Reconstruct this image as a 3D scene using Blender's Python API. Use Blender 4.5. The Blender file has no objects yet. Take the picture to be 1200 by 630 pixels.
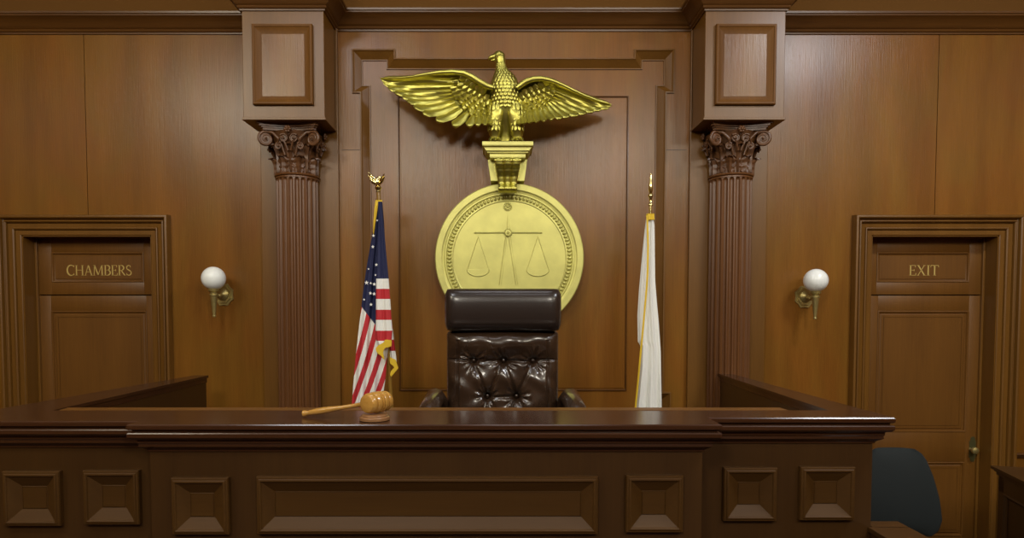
import bpy, bmesh, math, random
from mathutils import Vector, Matrix
random.seed(7)
S = bpy.context.scene
COL = S.collection
PI = math.pi

# ------------------------------------------------------------------ camera
F = 735.0; DIST = 4.652; EYE = 2.03; PITCH = math.radians(2.3)
PPX = 586.0; PPY = 363.0 + F*math.tan(PITCH)
cd = bpy.data.cameras.new('camera'); cam = bpy.data.objects.new('camera', cd); COL.objects.link(cam)
cam.location = (0, -DIST, EYE); cam.rotation_euler = (PI/2-PITCH, 0, 0)
cd.sensor_width = 36; cd.lens = F*36/1200; cd.shift_x = (600-PPX)/1200; cd.shift_y = (PPY-315)/1200
S.camera = cam

def W(px, py, Y):
    """point of the place seen at photo pixel (px,py) on the plane y=Y"""
    dx = (px-PPX)/F; dv = -(py-PPY)/F
    fy = math.cos(PITCH)+dv*math.sin(PITCH); fz = -math.sin(PITCH)+dv*math.cos(PITCH)
    t = (Y+DIST)/fy
    return Vector((dx*t, Y, EYE+fz*t))
def WX(px, py, Y): return W(px, py, Y).x
def WZ(py, Y): return W(PPX, py, Y).z

# ------------------------------------------------------------------ world, lights, exposure
S.view_settings.view_transform = 'Standard'; S.view_settings.look = 'None'
S.view_settings.gamma = 1; S.view_settings.use_curve_mapping = False
S.view_settings.exposure = 0.0
w = bpy.data.worlds.new('world'); S.world = w; w.use_nodes = True
w.node_tree.nodes['Background'].inputs[0].default_value = (1, .93, .8, 1)
w.node_tree.nodes['Background'].inputs[1].default_value = 0.05

def area(name, loc, target, size, power, color, size_y=None):
    l = bpy.data.lights.new(name, 'AREA'); l.energy = power; l.color = color
    l.shape = 'RECTANGLE'; l.size = size; l.size_y = size_y or size
    o = bpy.data.objects.new(name, l); COL.objects.link(o); o.location = loc
    o.rotation_euler = (Vector(target)-Vector(loc)).to_track_quat('-Z', 'Y').to_euler()
    return o
def spot(name, loc, target, power, color, angle, blend=.4, radius=.05):
    l = bpy.data.lights.new(name, 'SPOT'); l.energy = power; l.color = color
    l.spot_size = math.radians(angle); l.spot_blend = blend; l.shadow_soft_size = radius
    o = bpy.data.objects.new(name, l); COL.objects.link(o); o.location = loc
    o.rotation_euler = (Vector(target)-Vector(loc)).to_track_quat('-Z', 'Y').to_euler()
    return o
SOFT = (1, .93, .80); WARM = (1, .93, .74); COOL = (.93, .95, 1.0)
area('ceiling_light_left', (-1.7, -3.0, 4.97), (-1.7, -3.0, 0), .8, 32, COOL, .5)
area('ceiling_light_centre', (0.3, -2.9, 4.97), (0.3, -2.9, 0), 1.1, 5, COOL, .4)
area('ceiling_light_right', (3.3, -2.75, 4.97), (3.3, -2.75, 0), .8, 100, COOL, .6)
area('added_light_over_bench', (0.1, -1.25, 4.97), (0.1, -1.4, 0), 1.2, 9, COOL, .3)  # added lamp: steep light for the eagle's shading, no sheen on the wall
area('ceiling_light_far_left', (-3.5, -4.2, 4.97), (-3.4, 0, 2.4), 1.2, 105, WARM, 1.2)
area('ceiling_light_far_right', (3.9, -5.6, 4.97), (3.4, 0, 1.5), 1.2, 80, WARM, 1.2)
area('ceiling_light_front_left', (-1.5, -6.6, 4.6), (0.0, 0, 2.0), 1.0, 84, SOFT, .8)
area('ceiling_light_front_right', (1.7, -6.6, 4.6), (0.2, 0, 2.0), 1.0, 84, SOFT, .8)

# ------------------------------------------------------------------ materials
def nodes(name):
    m = bpy.data.materials.new(name); m.use_nodes = True
    nt = m.node_tree; return m, nt, nt.nodes['Principled BSDF']
def plain(name, col, rough=.5, metal=0, coat=0, bump=0, bscale=200, var=0, vscale=6):
    m, nt, b = nodes(name)
    b.inputs['Base Color'].default_value = (*col, 1); b.inputs['Roughness'].default_value = rough
    b.inputs['Metallic'].default_value = metal; b.inputs['Coat Weight'].default_value = coat
    tc = nt.nodes.new('ShaderNodeTexCoord')
    if bump:
        n = nt.nodes.new('ShaderNodeTexNoise'); n.inputs['Scale'].default_value = bscale; n.inputs['Detail'].default_value = 3
        bp = nt.nodes.new('ShaderNodeBump'); bp.inputs['Strength'].default_value = bump; bp.inputs['Distance'].default_value = .002
        nt.links.new(tc.outputs['Object'], n.inputs['Vector']); nt.links.new(n.outputs['Fac'], bp.inputs['Height']); nt.links.new(bp.outputs['Normal'], b.inputs['Normal'])
    if var:
        n = nt.nodes.new('ShaderNodeTexNoise'); n.inputs['Scale'].default_value = vscale; n.inputs['Detail'].default_value = 4
        r = nt.nodes.new('ShaderNodeValToRGB')
        r.color_ramp.elements[0].position = .3; r.color_ramp.elements[1].position = .7
        r.color_ramp.elements[0].color = (*[c*(1-var) for c in col], 1); r.color_ramp.elements[1].color = (*[min(1, c*(1+var)) for c in col], 1)
        nt.links.new(tc.outputs['Object'], n.inputs['Vector']); nt.links.new(n.outputs['Fac'], r.inputs['Fac']); nt.links.new(r.outputs['Color'], b.inputs['Base Color'])
    return m
def wood(name, dark, light, axis='z', rough=.36, grain=60, bump=.25, coat=0.0, blotch=.35, spec=.5, figure=0):
    m, nt, b = nodes(name); L = nt.links.new
    b.inputs['Specular IOR Level'].default_value = spec
    tc = nt.nodes.new('ShaderNodeTexCoord'); mp = nt.nodes.new('ShaderNodeMapping')
    sc = {'z': (grain, grain, grain*.035), 'x': (grain*.035, grain, grain), 'y': (grain, grain*.035, grain)}[axis]
    mp.inputs['Scale'].default_value = sc; L(tc.outputs['Object'], mp.inputs['Vector'])
    n = nt.nodes.new('ShaderNodeTexNoise'); n.inputs['Scale'].default_value = 1; n.inputs['Detail'].default_value = 5; n.inputs['Roughness'].default_value = .6
    L(mp.outputs['Vector'], n.inputs['Vector'])
    mp2 = nt.nodes.new('ShaderNodeMapping'); mp2.inputs['Scale'].default_value = {'z': (5, 5, .7), 'x': (.7, 5, 5), 'y': (5, .7, 5)}[axis]
    L(tc.outputs['Object'], mp2.inputs['Vector'])
    n2 = nt.nodes.new('ShaderNodeTexNoise'); n2.inputs['Scale'].default_value = 1; n2.inputs['Detail'].default_value = 3
    L(mp2.outputs['Vector'], n2.inputs['Vector'])
    mix = nt.nodes.new('ShaderNodeMix'); mix.data_type = 'FLOAT'; mix.inputs[0].default_value = blotch + .2
    L(n.outputs['Fac'], mix.inputs[2]); L(n2.outputs['Fac'], mix.inputs[3])
    r = nt.nodes.new('ShaderNodeValToRGB'); r.color_ramp.elements[0].position = .32; r.color_ramp.elements[1].position = .68
    r.color_ramp.elements[0].color = (*dark, 1); r.color_ramp.elements[1].color = (*light, 1)
    L(mix.outputs[0], r.inputs['Fac']); L(r.outputs['Color'], b.inputs['Base Color'])
    if figure:                                   # broad reddish and olive patches, as in matched veneer sheets
        mp3 = nt.nodes.new('ShaderNodeMapping'); mp3.inputs['Scale'].default_value = (1.7, 1.7, .75); L(tc.outputs['Object'], mp3.inputs['Vector'])
        n3 = nt.nodes.new('ShaderNodeTexNoise'); n3.inputs['Scale'].default_value = 1.6; n3.inputs['Detail'].default_value = 4; n3.inputs['Distortion'].default_value = 1.2
        L(mp3.outputs['Vector'], n3.inputs['Vector'])
        r3 = nt.nodes.new('ShaderNodeValToRGB'); r3.color_ramp.elements[0].position = .36; r3.color_ramp.elements[1].position = .64
        r3.color_ramp.elements[0].color = (1+figure*.5, 1-figure*.5, 1-figure, 1); r3.color_ramp.elements[1].color = (1-figure*.2, 1+figure*.5, 1-figure*.2, 1)
        L(n3.outputs['Fac'], r3.inputs['Fac'])
        mu = nt.nodes.new('ShaderNodeMix'); mu.data_type = 'RGBA'; mu.blend_type = 'MULTIPLY'; mu.inputs[0].default_value = 1
        L(r.outputs['Color'], mu.inputs[6]); L(r3.outputs['Color'], mu.inputs[7]); L(mu.outputs[2], b.inputs['Base Color'])
    b.inputs['Roughness'].default_value = rough; b.inputs['Coat Weight'].default_value = coat; b.inputs['Coat Roughness'].default_value = .12
    bp = nt.nodes.new('ShaderNodeBump'); bp.inputs['Strength'].default_value = bump; bp.inputs['Distance'].default_value = .0012
    L(n.outputs['Fac'], bp.inputs['Height']); L(bp.outputs['Normal'], b.inputs['Normal'])
    return m
M = {}
M['wall'] = wood('wall_wood', (.138, .054, .0075), (.226, .096, .0135), 'z', .29, grain=130, bump=.7, blotch=.5, spec=.42, figure=.09)
M['wall_x'] = wood('wall_wood_horizontal', (.150, .059, .0055), (.215, .090, .0095), 'x', .36, grain=110)
M['trim_x'] = wood('trim_wood_horizontal', (.075, .029, .006), (.12, .048, .009), 'x', .33, grain=100)
M['trim_z'] = wood('trim_wood_vertical', (.120, .050, .007), (.175, .076, .011), 'z', .36, grain=100)
M['door'] = wood('door_wood', (.115, .045, .006), (.165, .067, .009), 'z', .42, grain=100)
M['column'] = wood('column_wood', (.110, .042, .012), (.165, .066, .020), 'z', .36, grain=100)
M['carved'] = plain('carved_wood', (.11, .046, .017), .36, bump=.3, bscale=90, var=.3, vscale=20)
M['frame'] = wood('bench_frame_wood', (.052, .022, .0042), (.072, .032, .0060), 'x', .5, grain=100, spec=.22)
M['block_frame'] = wood('block_frame_wood', (.115, .045, .006), (.165, .067, .009), 'z', .5, grain=100, spec=.2)
M['bench'] = wood('bench_wood', (.041, .017, .0035), (.058, .025, .0050), 'z', .38, grain=100)
M['bench_x'] = wood('bench_wood_horizontal', (.042, .0175, .0037), (.060, .026, .0052), 'x', .36, grain=100)
M['bench_top'] = wood('bench_top_wood', (.036, .013, .0055), (.055, .021, .008), 'x', .22, bump=.04, coat=.05)
M['frieze'] = plain('frieze_paint', (.125, .056, .013), .9, bump=.2)
M['frieze'].node_tree.nodes['Principled BSDF'].inputs['Specular IOR Level'].default_value = .1
M['gold'] = plain('gold_paint', (.52, .475, .105), .36, metal=.95, bump=.35, bscale=60, var=.14, vscale=9)
M['gold_flat'] = plain('gold_paint_satin', (.66, .625, .19), .45, metal=.45, bump=.25, bscale=40, var=.10, vscale=7)
M['brass'] = plain('aged_brass', (.46, .37, .14), .38, metal=.75, var=.15)
M['polished_brass'] = plain('polished_brass', (.80, .66, .30), .18, metal=1)
M['leather'] = plain('brown_leather', (.034, .018, .010), .25, coat=.5, bump=.25, bscale=260, var=.25, vscale=8)
M['leather_dark'] = plain('dark_leather', (.024, .016, .013), .27, coat=.2, bump=.2, bscale=260)
M['globe'] = plain('opal_glass', (.90, .93, .89), .3, coat=.3)
M['white_cloth'] = plain('white_cloth', (.82, .82, .77), .75, bump=.15, bscale=300)
M['red_cloth'] = plain('red_cloth', (.50, .02, .028), .7)
M['blue_cloth'] = plain('navy_cloth', (.010, .014, .065), .7)
M['fringe'] = plain('gold_fringe', (.75, .50, .02), .6, bump=.6, bscale=400)
M['maple'] = wood('gavel_wood', (.40, .195, .035), (.57, .31, .07), 'x', .25, grain=120, bump=.05, coat=.5)
M['block'] = wood('gavel_block_wood', (.20, .095, .040), (.30, .15, .062), 'x', .3, grain=120, bump=.05, coat=.4)
M['pole'] = wood('pole_wood', (.22, .115, .018), (.30, .165, .03), 'z', .28)
M['green'] = plain('green_fabric', (.009, .013, .013), .9, bump=.5, bscale=500)
M['black'] = plain('black_plastic', (.015, .015, .015), .5)
M['letter'] = plain('gold_lettering', (.55, .40, .12), .5, metal=.2)
M['plaster'] = plain('plaster', (.62, .58, .50), .8, bump=.2)
M['carpet'] = plain('carpet', (.09, .05, .04), .95, bump=.6, bscale=300)
M['groove'] = plain('dark_joint', (.03, .014, .007), .6)

# ------------------------------------------------------------------ helpers
def thing(name, label, cat, loc=(0, 0, 0), rotz=0, group=None):
    o = bpy.data.objects.new(name, None); COL.objects.link(o); o.empty_display_size = .1
    o.location = loc; o.rotation_euler = (0, 0, rotz); o['label'] = label; o['category'] = cat
    if group: o['group'] = group
    return o
def finish(bm, smooth):
    bmesh.ops.remove_doubles(bm, verts=bm.verts, dist=1e-5)
    bmesh.ops.recalc_face_normals(bm, faces=bm.faces)
    if smooth:
        for f in bm.faces: f.smooth = True
        for e in bm.edges:
            if len(e.link_faces) == 2 and e.calc_face_angle(0) > math.radians(smooth): e.smooth = False
def obj(name, bm, mats, parent=None, smooth=None, local=False, label=None, recalc=True):
    if recalc: finish(bm, smooth)
    elif smooth:
        for f in bm.faces: f.smooth = True
    me = bpy.data.meshes.new(name)
    if parent and not local:                     # built in room coordinates: shift into the parent's
        p = parent; off = Vector(p.location)
        while p.parent: p = p.parent; off = off+Vector(p.location)
        bmesh.ops.translate(bm, verts=bm.verts, vec=-off)
    bm.to_mesh(me); bm.free()
    for m in (mats if isinstance(mats, (list, tuple)) else [mats]): me.materials.append(m)
    o = bpy.data.objects.new(name, me); COL.objects.link(o)
    if parent: o.parent = parent
    if label: o['label'] = label
    return o
def struct(name, bm, m, smooth=None):
    o = obj(name, bm, m, None, smooth); o['kind'] = 'structure'; return o
def dup(root, loc, label=None, group=None):
    r = root.copy(); COL.objects.link(r); r.location = loc
    if label: r['label'] = label
    if group: r['group'] = group
    def rec(src, dst):
        for ch in list(src.children):
            c = ch.copy(); COL.objects.link(c); c.parent = dst; rec(ch, c)
    rec(root, r); return r
def B(): return bmesh.new()
def box(bm, x0, x1, y0, y1, z0, z1, bev=0):
    vs = [bm.verts.new((x, y, z)) for x in (x0, x1) for y in (y0, y1) for z in (z0, z1)]
    fs = [bm.faces.new([vs[i] for i in q]) for q in ((0, 1, 3, 2), (4, 6, 7, 5), (0, 4, 5, 1), (2, 3, 7, 6), (0, 2, 6, 4), (1, 5, 7, 3))]
    if bev:
        es = list({e for f in fs for e in f.edges})
        bmesh.ops.bevel(bm, geom=es, offset=bev, segments=2, affect='EDGES', profile=.5)
def prism(bm, pts, fn, a0, a1):
    """extrude polygon pts (u,v) between a0 and a1; fn(u,v,a)->xyz"""
    A = [bm.verts.new(fn(u, v, a0)) for u, v in pts]; Bv = [bm.verts.new(fn(u, v, a1)) for u, v in pts]
    n = len(pts)
    bm.faces.new(A); bm.faces.new(Bv[::-1])
    for i in range(n): bm.faces.new((A[i], A[(i+1) % n], Bv[(i+1) % n], Bv[i]))
def sweep(bm, path, prof, fn, closed=False):
    """mitred moulding: profile (d,h), d to the left of the path, fn(u,v,h)->xyz"""
    n = len(path); rows = []
    for i, p in enumerate(path):
        p = Vector(p)
        a = Vector(path[(i-1) % n]); c = Vector(path[(i+1) % n])
        if not closed and i == 0: a = p-(c-p)
        if not closed and i == n-1: c = p+(p-a)
        d1 = (p-a).normalized(); d2 = (c-p).normalized()
        n1 = Vector((-d1.y, d1.x)); n2 = Vector((-d2.y, d2.x)); mt = (n1+n2)
        mt = mt/max(.2, mt.dot(n1)) if mt.length > 1e-6 else n1
        rows.append([bm.verts.new(fn(p.x+mt.x*d, p.y+mt.y*d, h)) for d, h in prof])
    for i in range(n if closed else n-1):
        r0, r1 = rows[i], rows[(i+1) % n]
        for k in range(len(prof)-1): bm.faces.new((r0[k], r1[k], r1[k+1], r0[k+1]))
def lathe(bm, prof, n=32, M4=None, rfun=None):
    """profile (r,z) turned about z; closed at both ends"""
    rows = []
    for r, z in prof:
        rows.append([bm.verts.new(((rr := (rfun(r, a, z) if rfun else r))*math.cos(a), rr*math.sin(a), z)) for a in (2*PI*k/n for k in range(n))])
    for i in range(len(rows)-1):
        for k in range(n):
            bm.faces.new((rows[i][k], rows[i][(k+1) % n], rows[i+1][(k+1) % n], rows[i+1][k]))
    bm.faces.new(rows[0][::-1]); bm.faces.new(rows[-1])
    vs = [v for r in rows for v in r]
    if M4 is not None: bmesh.ops.transform(bm, matrix=M4, verts=vs)
    return vs
def tube(bm, pts, rad, n=10, sx=1.0):
    """tube along points; rad a number or list"""
    pts = [Vector(p) for p in pts]; rows = []
    up = Vector((0, 0, 1)); prev = None
    for i, p in enumerate(pts):
        t = (pts[min(i+1, len(pts)-1)]-pts[max(i-1, 0)]).normalized()
        if prev is None:
            s = t.cross(up)
            if s.length < .1: s = t.cross(Vector((1, 0, 0)))
        else: s = prev-t*prev.dot(t)
        s.normalize(); prev = s; q = t.cross(s)
        r = rad[i] if isinstance(rad, (list, tuple)) else rad
        rows.append([bm.verts.new(p+s*math.cos(2*PI*k/n)*r*sx+q*math.sin(2*PI*k/n)*r) for k in range(n)])
    for i in range(len(rows)-1):
        for k in range(n): bm.faces.new((rows[i][k], rows[i][(k+1) % n], rows[i+1][(k+1) % n], rows[i+1][k]))
    bm.faces.new(rows[0][::-1]); bm.faces.new(rows[-1])
def ball(bm, c, rx, ry=None, rz=None, n=12, rot=None):
    ry = ry or rx; rz = rz or rx
    m = Matrix.Translation(Vector(c)) @ (rot.to_4x4() if rot else Matrix.Identity(4)) @ Matrix.Diagonal((rx, ry, rz, 1))
    bmesh.ops.create_uvsphere(bm, u_segments=n, v_segments=max(6, n//2), radius=1, matrix=m)
def xz(Y0):
    """mapping for relief on a wall whose face is y=Y0, h towards the room"""
    return lambda u, v, h: (u, Y0-h, v)
def rect(x0, x1, z0, z1): return [(x0, z0), (x0, z1), (x1, z1), (x1, z0)]     # d>0 would be outside
def panel_frame(bm, x0, x1, z0, z1, Y, prof):
    """closed moulding, profile d measured inward from the rectangle"""
    sweep(bm, rect(x0, x1, z0, z1), [(-d, h) for d, h in prof], xz(Y), closed=True)
def smoothstep(a, b, x):
    t = max(0, min(1, (x-a)/(b-a))); return t*t*(3-2*t)

# ------------------------------------------------------------------ the room
CX = .09                                              # middle of the rear wall
zc0 = WZ(40, 0); zc1 = zc0+.085                       # cornice bottom / top
ZCEIL = 5.0
bm = B(); box(bm, -4.7, 4.9, -9, .6, -.1, 0); struct('floor', bm, M['carpet'])
bm = B(); box(bm, -4.7, 4.9, -9, .6, ZCEIL, ZCEIL+.1); struct('ceiling', bm, M['plaster'])
bm = B(); box(bm, -4.8, -4.7, -9, .6, 0, ZCEIL); struct('wall_left', bm, M['wall'])
bm = B(); box(bm, 4.9, 5.0, -9, .6, 0, ZCEIL); struct('wall_right', bm, M['wall'])
bm = B(); box(bm, -4.7, 4.9, -9.1, -9, 0, ZCEIL); struct('wall_front', bm, M['wall'])

# door openings (inner edge of casing)
dl = (W(25.5, 300, 0).x, W(178.7, 300, 0).x); dr = (W(1020, 300, 0).x, W(1170.5, 300, 0).x); dz = WZ(275, 0)
bayL = WX(397.5, 200, -.05); bayR = WX(807.5, 200, -.05)
s1 = WX(102, 200, 0); s2 = WX(1096.5, 200, 0)         # vertical board joints
bm = B()
g = .0025
def slab(x0, x1, z0, z1): box(bm, x0+g, x1-g, 0, .25, z0, z1)
slab(-4.7, dl[0]+g, 0, dz); slab(-4.7, s1, dz, ZCEIL); slab(s1, bayL, dz, ZCEIL); slab(dl[1]-g, bayL, 0, dz)
slab(bayR, dr[0]+g, 0, dz); slab(bayR, s2, dz, ZCEIL); slab(s2, 4.9, dz, ZCEIL); slab(dr[1]-g, 4.9, 0, dz)
box(bm, -4.7, 4.9, .25, .4, 0, ZCEIL)
struct('wall_back', bm, M['wall'])

# centre bay with its eared recess
YB = -.05; YR = -.015; eo = 601
def bx(px, py=200): return WX(px, py, YB)
xl, xr = bx(413.7, 80), bx(789, 80); xl2, xr2 = bx(424.3, 250), bx(778.3, 250)
xm1, xm2 = bx(462.3, 60), bx(744, 60)
ze = WZ(59, YB); zm = WZ(69.3, YB); zn = WZ(108.4, YB); zb = WZ(460, YB); zbb = WZ(512, YB)
bm = B()
def bb(x0, x1, z0, z1): box(bm, x0, x1, YB, .02, z0, z1)
bb(bayL, bayR, ze, ZCEIL)
bb(bayL, xl, zm, ze); bb(xm1, xm2, zm, ze); bb(xr, bayR, zm, ze)
bb(bayL, xl, zn, zm); bb(xr, bayR, zn, zm)
bb(bayL, xl2, zb, zn); bb(xr2, bayR, zb, zn)
bb(bayL, xl, zbb, zb); bb(xr, bayR, zbb, zb)
bb(bayL, bayR, .6, zbb)
struct('wall_panelling', bm, M['wall'])
bm = B(); box(bm, xl, xr, YR, .01, zbb, ze); struct('wall_recess', bm, M['wall'])
ear = [(xl, ze), (xm1, ze), (xm1, zm), (xm2, zm), (xm2, ze), (xr, ze), (xr, zn), (xr2, zn), (xr2, zb), (xr, zb), (xr, zbb), (xl, zbb), (xl, zb), (xl2, zb), (xl2, zn), (xl, zn)]
bm = B()
sweep(bm, ear, [(.006, .0), (.006, .012), (-.004, .014), (-.008, .006), (-.012, .003), (-.052, -.030), (-.056, -.026), (-.062, -.026), (-.064, -.036)], xz(YB), closed=True)
struct('trim_1', bm, M['trim_z'], 30)
ix0, ix1, iz0, iz1 = WX(467, 250, YR), WX(735.5, 250, YR), WZ(457.5, YR), WZ(112.5, YR)
bm = B(); panel_frame(bm, ix0, ix1, iz0, iz1, YR, [(0, 0), (0, .007), (.006, .009), (.011, .004), (.013, -.001)])
struct('trim_2', bm, M['trim_x'], 30)
bm = B(); box(bm, ix0+.02, ix1-.02, YR-.004, YR+.01, iz0+.02, iz1-.02, .002); struct('wall_field', bm, M['wall'])
# horizontal board joints in the bay
bm = B(); zj = WZ(176, YB)
box(bm, bayL+.02, xl2-.01, YB-.0006, YB, zj, zj+.004); box(bm, xr2+.01, bayR-.02, YB-.0006, YB, zj, zj+.004)
struct('trim_3', bm, M['groove'])

# pilaster strips behind the columns
YP = -.08
def pil(nm, x0, x1):
    bm = B(); box(bm, x0, x1, YP, .01, 0, zc0+.3, .004); struct(nm, bm, M['trim_z'])
pL = (WX(305.5, 200, YP), WX(396.5, 200, YP)); pR = (WX(808.5, 200, YP), WX(899.5, 200, YP))
pil('trim_4', *pL); pil('trim_5', *pR)

# entablature blocks
YX = -.36
bLx = (WX(284.5, 90, YX), WX(380, 90, YX)); bRx = (WX(826, 90, YX), WX(919.5, 90, YX))
zbox = WZ(138.5, YX)
# cornice running round both blocks
cp = [(4.9, 0), (bRx[1], 0), (bRx[1], YX), (bRx[0], YX), (bRx[0], YB), (bLx[1], YB), (bLx[1], YX), (bLx[0], YX), (bLx[0], 0), (-4.7, 0)]
prof = [(-.005, zc0-.004), (.010, zc0-.004), (.012, zc0+.006), (.022, zc0+.010), (.026, zc0+.018), (.022, zc0+.026), (.030, zc0+.030), (.036, zc0+.036), (.042, zc0+.044), (.055, zc0+.060), (.075, zc0+.078), (.098, zc0+.090), (.100, zc0+.098), (.108, zc0+.102), (.110, zc0+.115), (-.02, zc0+.118)]
bm = B(); sweep(bm, cp, [(-d, z) for d, z in prof], lambda u, v, h: (u, v, h))
# orientation: path runs right to left, room side is on its left
bm.free()
bm = B(); sweep(bm, cp, prof, lambda u, v, h: (u, v, h)); struct('trim_6', bm, M['trim_x'], 25)
# plain frieze above the cornice
bm = B(); box(bm, -4.7, 4.9, -.012, .01, zc0+.11, ZCEIL); box(bm, bLx[0], bLx[1], YX, 0, zc0+.11, ZCEIL); box(bm, bRx[0], bRx[1], YX, 0, zc0+.11, ZCEIL)
box(bm, bLx[1], bRx[0], YB-.01, 0, zc0+.11, ZCEIL)
struct('wall_frieze', bm, M['frieze'])

def ent_block(x0, x1, label):
    t = thing('entablature_block', label, 'block', ((x0+x1)/2, 0, zbox), 0, 'panelled blocks above the columns')
    bm = B(); box(bm, x0, x1, YX, YP+.002, zbox, zc0+.02, .003)
    box(bm, x0, x0+.06, YP-.01, .0, zbox, zc0+.02); box(bm, x1-.06, x1, YP-.01, YB, zbox, zc0+.02)
    box(bm, x0-.008, x1+.008, YX-.008, YP, zbox-.012, zbox+.004, .002)
    obj('block_body', bm, M['trim_z'], t)
    h0, h1 = WZ(123.5, YX), WZ(29.5, YX); m = (x1-x0-.405)/2
    bm = B(); panel_frame(bm, x0+m, x1-m, h0, h1, YX, [(0, 0), (0, .020), (.005, .026), (.012, .027), (.017, .025), (.019, .021), (.060, .002), (.064, .002)])
    obj('panel_moulding', bm, M['block_frame'], t, 30)
    bm = B(); box(bm, x0+m+.06, x1-m-.06, YX-.004, YX+.002, h0+.06, h1-.06); obj('panel', bm, M['wall'], t)
    return t
ent_block(*bLx, 'panelled wooden block on top of the left column, above its carved capital')
ent_block(*bRx, 'panelled wooden block on top of the right column, near the exit door')

# ------------------------------------------------------------------ doors
def casing(nm, x0, x1):
    path = [(x0, 0), (x0, dz), (x1, dz), (x1, 0)]
    bm = B(); sweep(bm, path, [(-.005, -.02), (-.005, .006), (0, .010), (.030, .012), (.034, .004), (.037, .020), (.044, .026), (.050, .024), (.053, .014), (.080, .020), (.084, .012), (.087, .032), (.094, .040), (.101, .037), (.104, .024), (.112, .028), (.116, .052), (.124, .058), (.136, .056), (.140, .048), (.142, .0)], xz(0))
    struct(nm, bm, M['trim_z'], 25)
casing('trim_7', *dl); casing('trim_8', *dr)
YD = .13
def fl(bm, rects, Y, thick):
    for r in rects: box(bm, r[0], r[1], Y, Y+thick, r[2], r[3], .0015)
# serif letters made of strokes
def ribbon(bm, pts, ws, Y, th=.002):
    n = len(pts); L = []; R = []
    for i, p in enumerate(pts):
        a = Vector(pts[max(i-1, 0)]); c = Vector(pts[min(i+1, n-1)]); d = (c-a).normalized(); q = Vector((-d.y, d.x))*ws[i]/2; p = Vector(p)
        L.append(p+q); R.append(p-q)
    for i in range(n-1):
        qd = [L[i], L[i+1], R[i+1], R[i]]
        f = [bm.verts.new((v.x, Y-th, v.y)) for v in qd]; b = [bm.verts.new((v.x, Y, v.y)) for v in qd]
        bm.faces.new(f)
        for k in range(4): bm.faces.new((f[k], f[(k+1) % 4], b[(k+1) % 4], b[k]))
def arc(cx, cy, rx, ry, a0, a1, n=14): return [(cx+rx*math.cos(math.radians(a0+(a1-a0)*i/n)), cy+ry*math.sin(math.radians(a0+(a1-a0)*i/n))) for i in range(n+1)]
TK, TN, SR = .115, .05, .03
def st(a, b, w): return ([a, b], [w, w])
def sf(x, y, hw=.13): return st((x-hw, y), (x+hw, y), SR)
def letters():
    d = {}
    a = arc(.46, .5, .40, .50, 48, 312, 18); d['C'] = (.86, [(a, [TN+.10*abs(math.sin(math.pi*i/18)) for i in range(19)]), st((.74, .80), (.76, 1.0), .05), st((.74, .20), (.76, .02), .05)])
    d['H'] = (.98, [st((.17, 0), (.17, 1), TK), st((.80, 0), (.80, 1), TK), st((.17, .52), (.80, .52), TN), sf(.17, .015), sf(.17, .985), sf(.80, .015), sf(.80, .985)])
    d['A'] = (.90, [st((.12, 0), (.43, 1), TN), st((.43, 1), (.78, 0), TK), st((.25, .34), (.66, .34), TN), sf(.12, .015, .11), sf(.78, .015)])
    d['M'] = (1.16, [st((.14, 0), (.19, 1), TN+.02), st((.19, 1), (.57, .05), TK), st((.57, .05), (.95, 1), TN), st((.97, 1), (1.0, 0), TK), sf(.14, .015, .12), sf(1.0, .015), sf(.14, .985, .08), sf(1.0, .985, .08)])
    b1 = arc(.36, .75, .27, .235, 90, -90, 10); b2 = arc(.36, .27, .33, .255, 90, -90, 10); wv = [TN+.08*math.sin(math.pi*i/10) for i in range(11)]
    d['B'] = (.76, [st((.17, 0), (.17, 1), TK), (b1, wv), (b2, wv), st((.17, .985), (.37, .985), SR+.01), st((.17, .52), (.37, .52), SR), st((.17, .015), (.37, .015), SR+.01), sf(.12, .015, .09), sf(.12, .985, .09)])
    d['E'] = (.72, [st((.17, 0), (.17, 1), TK), st((.06, .98), (.60, .98), TN-.01), st((.17, .51), (.50, .51), TN-.01), st((.06, .02), (.64, .02), TN-.01), st((.60, 1), (.61, .80), .05), st((.50, .60), (.50, .42), .05), st((.64, 0), (.67, .22), .05)])
    r1 = arc(.36, .74, .27, .245, 90, -90, 10)
    d['R'] = (.82, [st((.17, 0), (.17, 1), TK), (r1, wv), st((.17, .985), (.37, .985), SR+.01), st((.17, .495), (.37, .495), SR), st((.36, .5), (.72, .02), TK-.01), sf(.17, .015), sf(.12, .985, .09), sf(.75, .015, .09)])
    u = arc(.34, .75, .22, .22, 50, 235, 10); v = arc(.34, .26, .25, .24, 55, -140, 10)
    d['S'] = (.68, [(u, [TN+.05*math.sin(math.pi*i/10) for i in range(11)]), st((.21, .60), (.49, .44), TK), (v, [TN+.05*math.sin(math.pi*i/10) for i in range(11)]), st((.50, .97), (.51, .78), .04), st((.12, .22), (.12, .03), .04)])
    d['X'] = (.88, [st((.14, 1), (.74, 0), TK), st((.72, 1), (.14, 0), TN), sf(.14, .985), sf(.72, .985, .11), sf(.14, .015, .11), sf(.74, .015)])
    d['I'] = (.38, [st((.19, 0), (.19, 1), TK), sf(.19, .015, .14), sf(.19, .985, .14)])
    d['T'] = (.80, [st((.40, 0), (.40, 1), TK), st((.06, .98), (.74, .98), TN), sf(.40, .015, .14), st((.06, 1), (.04, .80), .05), st((.74, 1), (.76, .80), .05)])
    return d
LT = letters()
def word(bm, txt, x0, x1, z0, z1, Y):
    tw = sum(LT[c][0] for c in txt); sx = (x1-x0)/tw; sz = z1-z0; x = x0
    for c in txt:
        for pts, ws in LT[c][1]:
            ribbon(bm, [(x+p[0]*sx, z0+p[1]*sz) for p in pts], [q*sx for q in ws], Y)
        x += LT[c][0]*sx
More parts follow.
